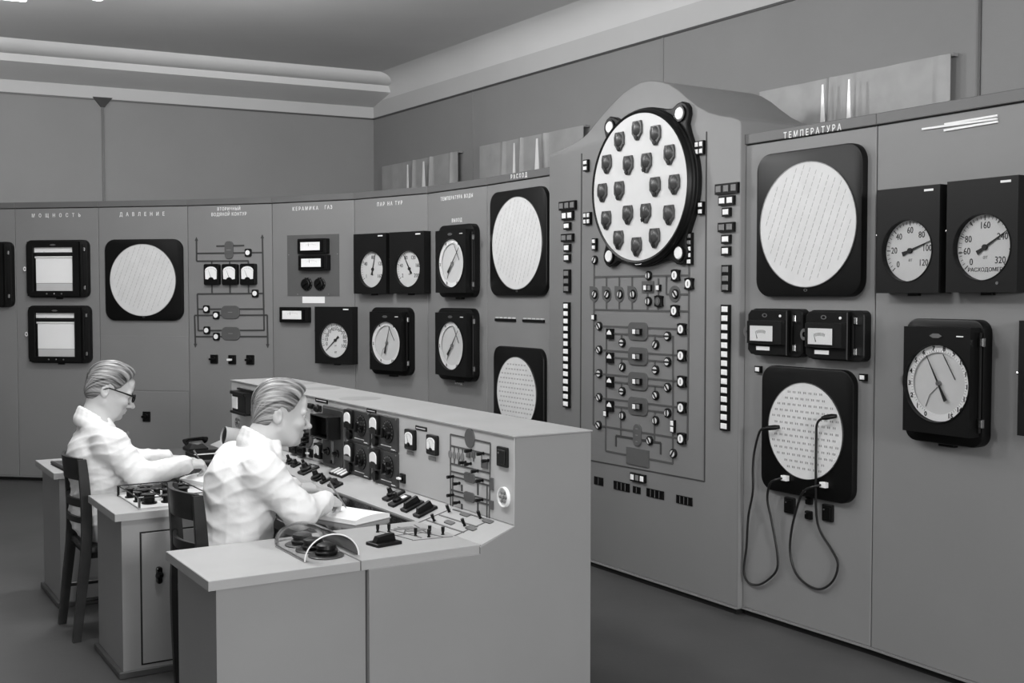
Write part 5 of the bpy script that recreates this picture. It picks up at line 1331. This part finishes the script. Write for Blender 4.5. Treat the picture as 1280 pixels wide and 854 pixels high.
# hair shading: strands drawn out front to back
def hairmat(name, g0, g1):
    m = mat(name, g0, .42, var=.1); nt = m.node_tree; L = nt.links.new; b = nt.nodes['Principled BSDF']
    tc = nt.nodes.new('ShaderNodeTexCoord'); mp = nt.nodes.new('ShaderNodeMapping'); mp.inputs['Scale'].default_value = (7, 9, 1)
    n = nt.nodes.new('ShaderNodeTexNoise'); n.inputs['Scale'].default_value = 1.; n.inputs['Detail'].default_value = 5; n.inputs['Distortion'].default_value = .12
    r = nt.nodes.new('ShaderNodeMapRange'); r.inputs['From Min'].default_value = .35; r.inputs['From Max'].default_value = .65; r.inputs['To Min'].default_value = lin(g0); r.inputs['To Max'].default_value = lin(g1)
    at_ = nt.nodes.new('ShaderNodeAttribute'); at_.attribute_name = 'strand'; L(at_.outputs['Vector'], mp.inputs['Vector']); L(mp.outputs[0], n.inputs['Vector']); L(n.outputs['Fac'], r.inputs['Value']); L(r.outputs[0], b.inputs['Base Color'])
    bp = nt.nodes.new('ShaderNodeBump'); bp.inputs['Strength'].default_value = .5; bp.inputs['Distance'].default_value = .004; L(n.outputs['Fac'], bp.inputs['Height']); L(bp.outputs[0], b.inputs['Normal'])
hairmat('hair', 44, 170); hairmat('hair_dark', 24, 156)

def head_groups(O, Rm, s):
    """O = head origin, Rm = rotation (columns are head x, y, z), s = scale"""
    T = lambda *p: O+Rm@(np.array(p)*s)
    E = lambda c, r: Ell(T(*c), np.array(r)*s, Rm)
    C = lambda p, q, a, b_: Cap(T(*p), T(*q), a*s, b_*s)
    k = .02*s
    base = [(E((-.012, 0, .038), (.092, .076, .086)), k), (E((.028, 0, -.012), (.066, .061, .095)), k), (E((.036, 0, -.082), (.050, .047, .040)), .03*s),
            (C((-.012, .050, -.055), (.045, .030, -.095), .020, .018), .025*s), (C((-.012, -.050, -.055), (.045, -.030, -.095), .020, .018), .025*s),
            (E((.072, 0, -.104), (.017, .020, .014)), .018*s), (C((.082, .026, .021), (.080, .046, .015), .011, .010), .014*s), (C((.082, -.026, .021), (.080, -.046, .015), .011, .010), .014*s),
            (E((.066, .043, -.030), (.022, .018, .018)), .02*s), (E((.066, -.043, -.030), (.022, .018, .018)), .02*s), (E((.080, 0, .050), (.018, .04, .03)), .02*s)]
    sock = [(E((.099, .032, .000), (.016, .019, .013)), .004*s), (E((.099, -.032, .000), (.016, .019, .013)), .004*s)]
    nose = [(C((.090, 0, .008), (.114, 0, -.034), .0075, .0105), .004*s), (E((.119, 0, -.041), (.013, .011, .0105)), .006*s), (E((.100, .012, -.045), (.014, .008, .008)), .006*s), (E((.100, -.012, -.045), (.014, .008, .008)), .006*s)]
    lips = [(C((.088, .016, -.068), (.094, 0, -.066), .005, .0075), .003*s), (C((.088, -.016, -.068), (.094, 0, -.066), .005, .0075), .003*s), (C((.087, .014, -.077), (.091, 0, -.078), .005, .008), .003*s), (C((.087, -.014, -.077), (.091, 0, -.078), .005, .008), .003*s)]
    ears = []
    for y in (1, -1):
        ears += [(Ell(T(-.032, .073*y, -.004), np.array((.019, .008, .031))*s, Rm@rotz(.30*y)@roty(-.2)), .006*s)]
    conch = [(Ell(T(-.026, .083*y, -.004), np.array((.010, .008, .017))*s, Rm@rotz(.30*y)@roty(-.2)), .002*s) for y in (1, -1)]
    return [('u', 0, base), ('s', .010*s, sock), ('u', .012*s, nose), ('u', .006*s, lips), ('u', .010*s, ears), ('s', .005*s, conch)]
def hand_prims(w, f, up, side, curl, spread=.0, s=1.08):
    """w wrist, f pointing direction, up back of the hand, side = +1 when the thumb lies on cross(up, f) side"""
    w = np.array(w, float); f = np.array(f, float); f /= np.linalg.norm(f); up = np.array(up, float); up -= f*(up@f); up /= np.linalg.norm(up)
    th = np.cross(up, f)*side
    palm = []; fing = []
    yy = (.027, .009, -.009, -.026); LL = ((.040, .024, .020), (.045, .028, .021), (.041, .026, .020), (.032, .020, .018)); pl = (.088, .090, .086, .078)
    for i in range(4):
        k0 = w+f*.012*s+th*yy[i]*.55*s; k1 = w+f*pl[i]*s+th*yy[i]*s+up*.004
        palm.append((Cap(k0, k1, .015*s, .0115*s), .010))
        d = f+th*yy[i]*spread; d /= np.linalg.norm(d); p = k1; a = 0.
        for j in range(3):
            a += curl[i][j]; dd = d*math.cos(a)-up*math.sin(a); q = p+dd*LL[i][j]*s
            fing.append((Cap(p, q, (.0098-.0007*j)*s, (.0092-.0009*j)*s), .002)); p = q
    b0 = w+f*.020*s+th*.020*s-up*.004
    t1 = b0+(f*.62+th*.68-up*.35)*.042*s; t2 = t1+(f*.90+th*.10-up*.30)*.034*s; t3 = t2+(f*.92-th*.25-up*.25)*.026*s
    fing += [(Cap(b0, t1, .0145*s, .0115*s), .006), (Cap(t1, t2, .0112*s, .010*s), .004), (Cap(t2, t3, .010*s, .008*s), .003)]
    return palm, fing

def person(label, b0, a0, J, glasses=False, hseed=0):
    """J: joints in local coordinates (x ahead, y to the person's left, z up)"""
    root = thing('person', label, 'person', CW @ Matrix.Translation((b0, a0, 0)), 'seated men in white coats')
    V3 = lambda p: np.array(p, float)
    O, tilt, s = V3(J['head']), J['tilt'], 1.12
    Rm = rotz(J.get('turn', 0)) @ roty(tilt)
    hg = head_groups(O, Rm, s)
    T = lambda *p: O+Rm@(np.array(p)*s)
    nb = V3(J['neck'])
    neck = [(Cap(T(-.022, 0, -.045), nb, .055*s, .062), .02), (Cap(T(-.030, 0, -.01), nb+V3((-.02, 0, 0)), .05*s, .06), .02)]
    ch = V3(J['chest']); torso = [(Ell((0, 0, .56), (.11, .16, .14)), .05), (Ell((ch[0]*.5, 0, .72), (.10, .14, .16)), .05), (Ell(ch, (.10, .16, .16)), .05), (Cap(nb, ch+V3((0, .12, .08)), .05, .05), .04), (Cap(nb, ch+V3((0, -.12, .08)), .05, .05), .04)]
    legs = []
    for y in (1, -1):
        legs += [(Cap((0, .09*y, .53), (.40, .11*y, .50), .085, .062), .03), (Cap((.40, .11*y, .50), (.40, .11*y, .11), .060, .042), .02), (Cap((.37, .11*y, .055), (.55, .12*y, .035), .040, .034), .02), (Cap((.36, .11*y, .04), (.36, .11*y, .10), .04, .04), .02)]
    arms = []; hands = []
    for sd in ('R', 'L'):
        S_, E_, W_ = V3(J['sh'+sd]), V3(J['el'+sd]), V3(J['wr'+sd])
        arms += [(Cap(S_, E_, .05, .042), .02), (Cap(E_, W_, .040, .027), .015)]
        f, up, curl, spread = J['hand'+sd]
        p, fi = hand_prims(W_, f, up, 1 if sd == 'R' else -1, curl, spread)
        hands += [('u', .010, p), ('u', .005, fi)]
    groups = hg+[('u', .03, neck), ('u', .04, torso), ('u', .03, legs), ('u', .03, arms)]+hands
    fn = lambda X, c, r: field(groups, X, c, r)
    P_, F_ = nets(fn, (-.28, -.48, -.004), (.68, .48, 1.42), .0042)
    cz = P_[F_].mean(1); idx = ((cz[:, 2] < .70)).astype(int)
    place('body', np_mesh('body', P_, F_, ('skin', 'trousers'), idx), root)
    # ---- coat
    cg = []
    back = J.get('back', 0)
    tors = [(Ell((-.005, 0, .60), (.158, .205, .17)), .06), (Ell((ch[0]*.45-.005, 0, .76), (.143, .195, .17)), .06), (Ell(ch+V3((-.01, 0, 0)), (.150, .205, .16)), .06)]
    for y in (1, -1):
        S_ = V3(J['shL' if y > 0 else 'shR'])
        tors += [(Cap(nb+V3((-.03, .045*y, -.035)), S_+V3((0, -.015*y, -.005)), .052, .066), .05), (Cap((0.02, .09*y, .54), (.32, .11*y, .52), .105, .085), .04)]
    cg.append(('u', 0, tors))
    slv = []; cuffs = []
    for sd in ('R', 'L'):
        S_, E_, W_ = V3(J['sh'+sd]), V3(J['el'+sd]), V3(J['wr'+sd]); d = (W_-E_)/np.linalg.norm(W_-E_)
        slv += [(Cap(S_, E_, .078, .070), .02), (Cap(E_, W_-d*.01, .068, .050), .03)]
        cuffs += [(Cap(W_-d*.03, W_-d*.005, .049, .047), .004)]
    cg.append(('u', .055, slv)); cg.append(('u', .008, cuffs))
    # collar: a standing band higher at the back, with two lapels
    col = []; cr = .074; cc = nb+V3((-.010, 0, .012)); prev = None
    for k in range(0, 15):
        a = math.radians(50+260*k/14); h = .030*max(0, -math.cos(a))
        p = cc+V3((cr*math.cos(a), cr*.95*math.sin(a), h-.004+.25*cr*-math.cos(a)))
        if prev is not None: col += [(Cap(prev, p, .010, .010), .006), (Cap(prev+(p-cc)*.05+V3((0, 0, -.020)), p+(p-cc)*.05+V3((0, 0, -.020)), .012, .012), .012), (Cap(prev+(p-cc)*.11+V3((0, 0, -.045)), p+(p-cc)*.11+V3((0, 0, -.045)), .013, .013), .016), (Cap(prev+(p-cc)*.15+V3((.01, 0, -.070)), p+(p-cc)*.15+V3((.01, 0, -.070)), .020, .020), .03)]
        prev = p
    for y in (1, -1):
        p0 = cc+V3((cr*.62, .060*y, -.02)); p1 = ch+V3((.128, .050*y, .03)); col += [(Cap(p0, p1, .018, .014), .01), (Cap(p0+V3((.0, .02*y, -.02)), p1+V3((-.005, .03*y, .03)), .014, .010), .01)]
    cg.append(('u', .006, col))
    # hollow the neck opening and the cuffs
    holes = [(Cap(nb+V3((-.005, 0, .06)), T(-.022, 0, -.03), .063, .072), .01)]
    rs = np.random.RandomState(J['seed']); ks = rs.normal(size=(8, 3))*np.array([74, 50, 64]); ph = rs.uniform(0, 6, 8); am = np.array([.0085, .0075, .0070, .0062, .0058, .0048, .0042, .0036])*.62
    def cfn(X, c, r):
        d = field(cg, X, c, r)
        if d is None or len(X) == 1: return d
        q = X+.012*np.sin(X[:, [1, 2, 0]]*31+1.3)
        for i_, (k, f_, a) in enumerate(zip(ks, ph, am)):
            mod = (1-np.clip((X[:, 2]-nb[2]+.06)*16, 0, 1))*(.25+.75*np.clip(.5+np.sin(q@ks[(i_+3) % 8]*.16+f_*2), 0, 1))
            d = d-a*mod*((1-np.abs(np.sin(q@k*.5+f_)))**1.6-.35)
        return d
    P_, F_ = nets(cfn, (-.28, -.52, .36), (.66, .52, 1.26), .0058)
    co = place('lab_coat', np_mesh('lab_coat', P_, F_, ('coat',)), root); co['label'] = 'white cotton lab coat'
    for y in (1,):
        for z in (.10, -.03, -.16):
            b = MB(); q = ch+V3((.136, -.01, z)); b.ball(q, .009, 10, 6, .6, 1, 1); b.build('button', 'lamp_grey', co)
    # ---- hair
    hE = [Ell(T(-.014, 0, .044), np.array((.101, .083, .092))*s, Rm), Ell(T(.028, 0, .094), np.array((.062, .058, .038))*s, Rm), Ell(T(-.03, 0, -.01), np.array((.080, .071, .070))*s, Rm)]
    hcen = T(0, 0, .04)
    hx = np.array([-.14, -.10, -.066, -.05, -.034, -.02, -.004, .010, .030, .046, .060, .072, .09, .13]); hz_ = np.array([-.075, -.070, -.058, -.034, .012, .032, .026, .010, .026, .050, .070, .086, .104, .14])
    r2 = np.random.RandomState(hseed+3)
    def hfn(X, c, r):
        d = smin(smin(hE[0](X), hE[1](X), .03), hE[2](X), .02)
        q = (X-O)@Rm/s
        ang = np.arctan2(q[:, 2]-.02, np.abs(q[:, 1])+1e-6)
        if len(X) > 1:
            side = q[:, 1]-.03
            d = d+.0018*np.sin(ang*34+q[:, 0]*12+1.2*np.sin(q[:, 0]*18+hseed))*np.clip((q[:, 2]+.03)*14, .15, 1)+.0008*np.sin(ang*71-q[:, 0]*14)
            part = np.abs(q[:, 1]-.028); d = d+.006*np.exp(-(part/.006)**2)*(q[:, 2] > .09)
        line = np.interp(q[:, 0], hx, hz_)
        cut = (line-q[:, 2])*s*.75
        dd = -smin(-d, -cut, .010)
        return dd
    lo = hcen-.17; hi = hcen+.17
    P_, F_ = nets(hfn, lo, hi, .0034)
    hm = np_mesh('hair', P_-hcen, F_, ('hair_dark' if glasses else 'hair',)); q = (P_-O)@Rm/s
    phi = np.arctan2(q[:, 1], q[:, 2]+.03+.25*np.clip(-.02-q[:, 0], 0, 1)); sv = np.stack([q[:, 0]+q[:, 2]*.3, phi+q[:, 0]*1.5, np.zeros(len(q))], 1)
    at_ = hm.attributes.new('strand', 'FLOAT_VECTOR', 'POINT'); at_.data.foreach_set('vector', sv.astype(np.float32).ravel())
    place('hair', hm, root, Matrix.Translation(hcen))
    # ---- eyes and brows
    for y in (1, -1):
        b = MB(); b.ball(T(.0770, .032*y, -.001), .0120*s, 12, 8); e = b.build('eye', 'eye_white', root, smooth=True)
        b = MB(); b.ball(T(.0850, .032*y, -.0035), .0052*s, 10, 6); b.build('iris', 'eye_dark', e, smooth=True)
        b = MB(); b.tube([T(.093, .018*y, .019), T(.093, .032*y, .024), T(.082, .050*y, .018)], [.003*s, .0035*s, .002*s], 6); b.build('eyebrow', 'hair', root, smooth=True)
    if glasses:
        for y in (1, -1):
            ring = [T(.108-.10*abs(.031*math.cos(2*math.pi*k/18)*.25), .031*y+.021*math.cos(2*math.pi*k/18), -.004+.017*math.sin(2*math.pi*k/18)) for k in range(18)]
            if y > 0: g = None
            b = MB(); b.tube(ring, .0036, 6, True)
            if y == 1: gl = b.build('glasses', 'black', root, smooth=True)
            else: b.build('rim', 'black', gl, smooth=True)
            b = MB(); b.add([tuple(p) for p in ring], [tuple(range(18))]); b.build('lens', 'glass', gl)
            b = MB(); b.tube([T(.104, .052*y, .004), T(.06, .072*y, .008), T(-.02, .079*y, .012), T(-.042, .078*y, -.002)], [.0042, .0036, .003, .0025], 6); b.build('temple', 'black', gl, smooth=True)
        b = MB(); b.tube([T(.108, .011, .0), T(.112, 0, .004), T(.108, -.011, .0)], .0026, 6); b.build('bridge', 'black', gl)
    return root
grip = ((.75, 1.0, .5), (.85, 1.05, .6), (.95, 1.1, .7), (1.0, 1.1, .7)); flat = ((.12, .22, .15), (.10, .22, .15), (.12, .25, .18), (.18, .28, .2)); rest = ((.35, .5, .3), (.4, .55, .3), (.45, .6, .35), (.5, .6, .35))
person('man with swept-back fair hair in a white coat, writing at the nearer bay', 1.52, 4.66,
       dict(seed=4, head=(.199, 0, 1.19), tilt=math.radians(7), turn=math.radians(-4), neck=(.125, 0, 1.08), chest=(.035, 0, .90), shR=(.055, -.205, .975), elR=(.185, -.255, .805), wrR=(.330, -.165, .822), shL=(.055, .205, .975), elL=(.19, .30, .81), wrL=(.345, .235, .822),
            handR=((.72, .55, -.12), (.25, -.45, 1), grip, 0.), handL=((.95, -.12, -.10), (.1, -.3, 1), rest, .6)), False, 0)
person('man in dark-rimmed glasses and a white coat, reading at the farther bay', 1.265, 6.00,
       dict(seed=9, head=(.040, 0, 1.212), tilt=math.radians(19), turn=math.radians(-3), neck=(-.022, 0, 1.075), chest=(-.01, 0, .89), shR=(.0, -.205, .965), elR=(.125, -.262, .80), wrR=(.355, -.235, .838), shL=(.0, .205, .965), elL=(.16, .30, .81), wrL=(.395, .275, .806),
            handR=((.95, .15, -.10), (.1, -.35, 1), grip, 0.), handL=((.98, -.12, -.10), (.1, .05, 1), flat, .5)), True, 2)
pencil((1.985, 4.575, .768), (-.45, .1, .75), .14, 'pencil in the nearer man\'s right hand')
pencil((1.745, 5.80, .778), (-.40, .1, .75), .14, 'pencil in the bespectacled man\'s right hand')
finish_texts()
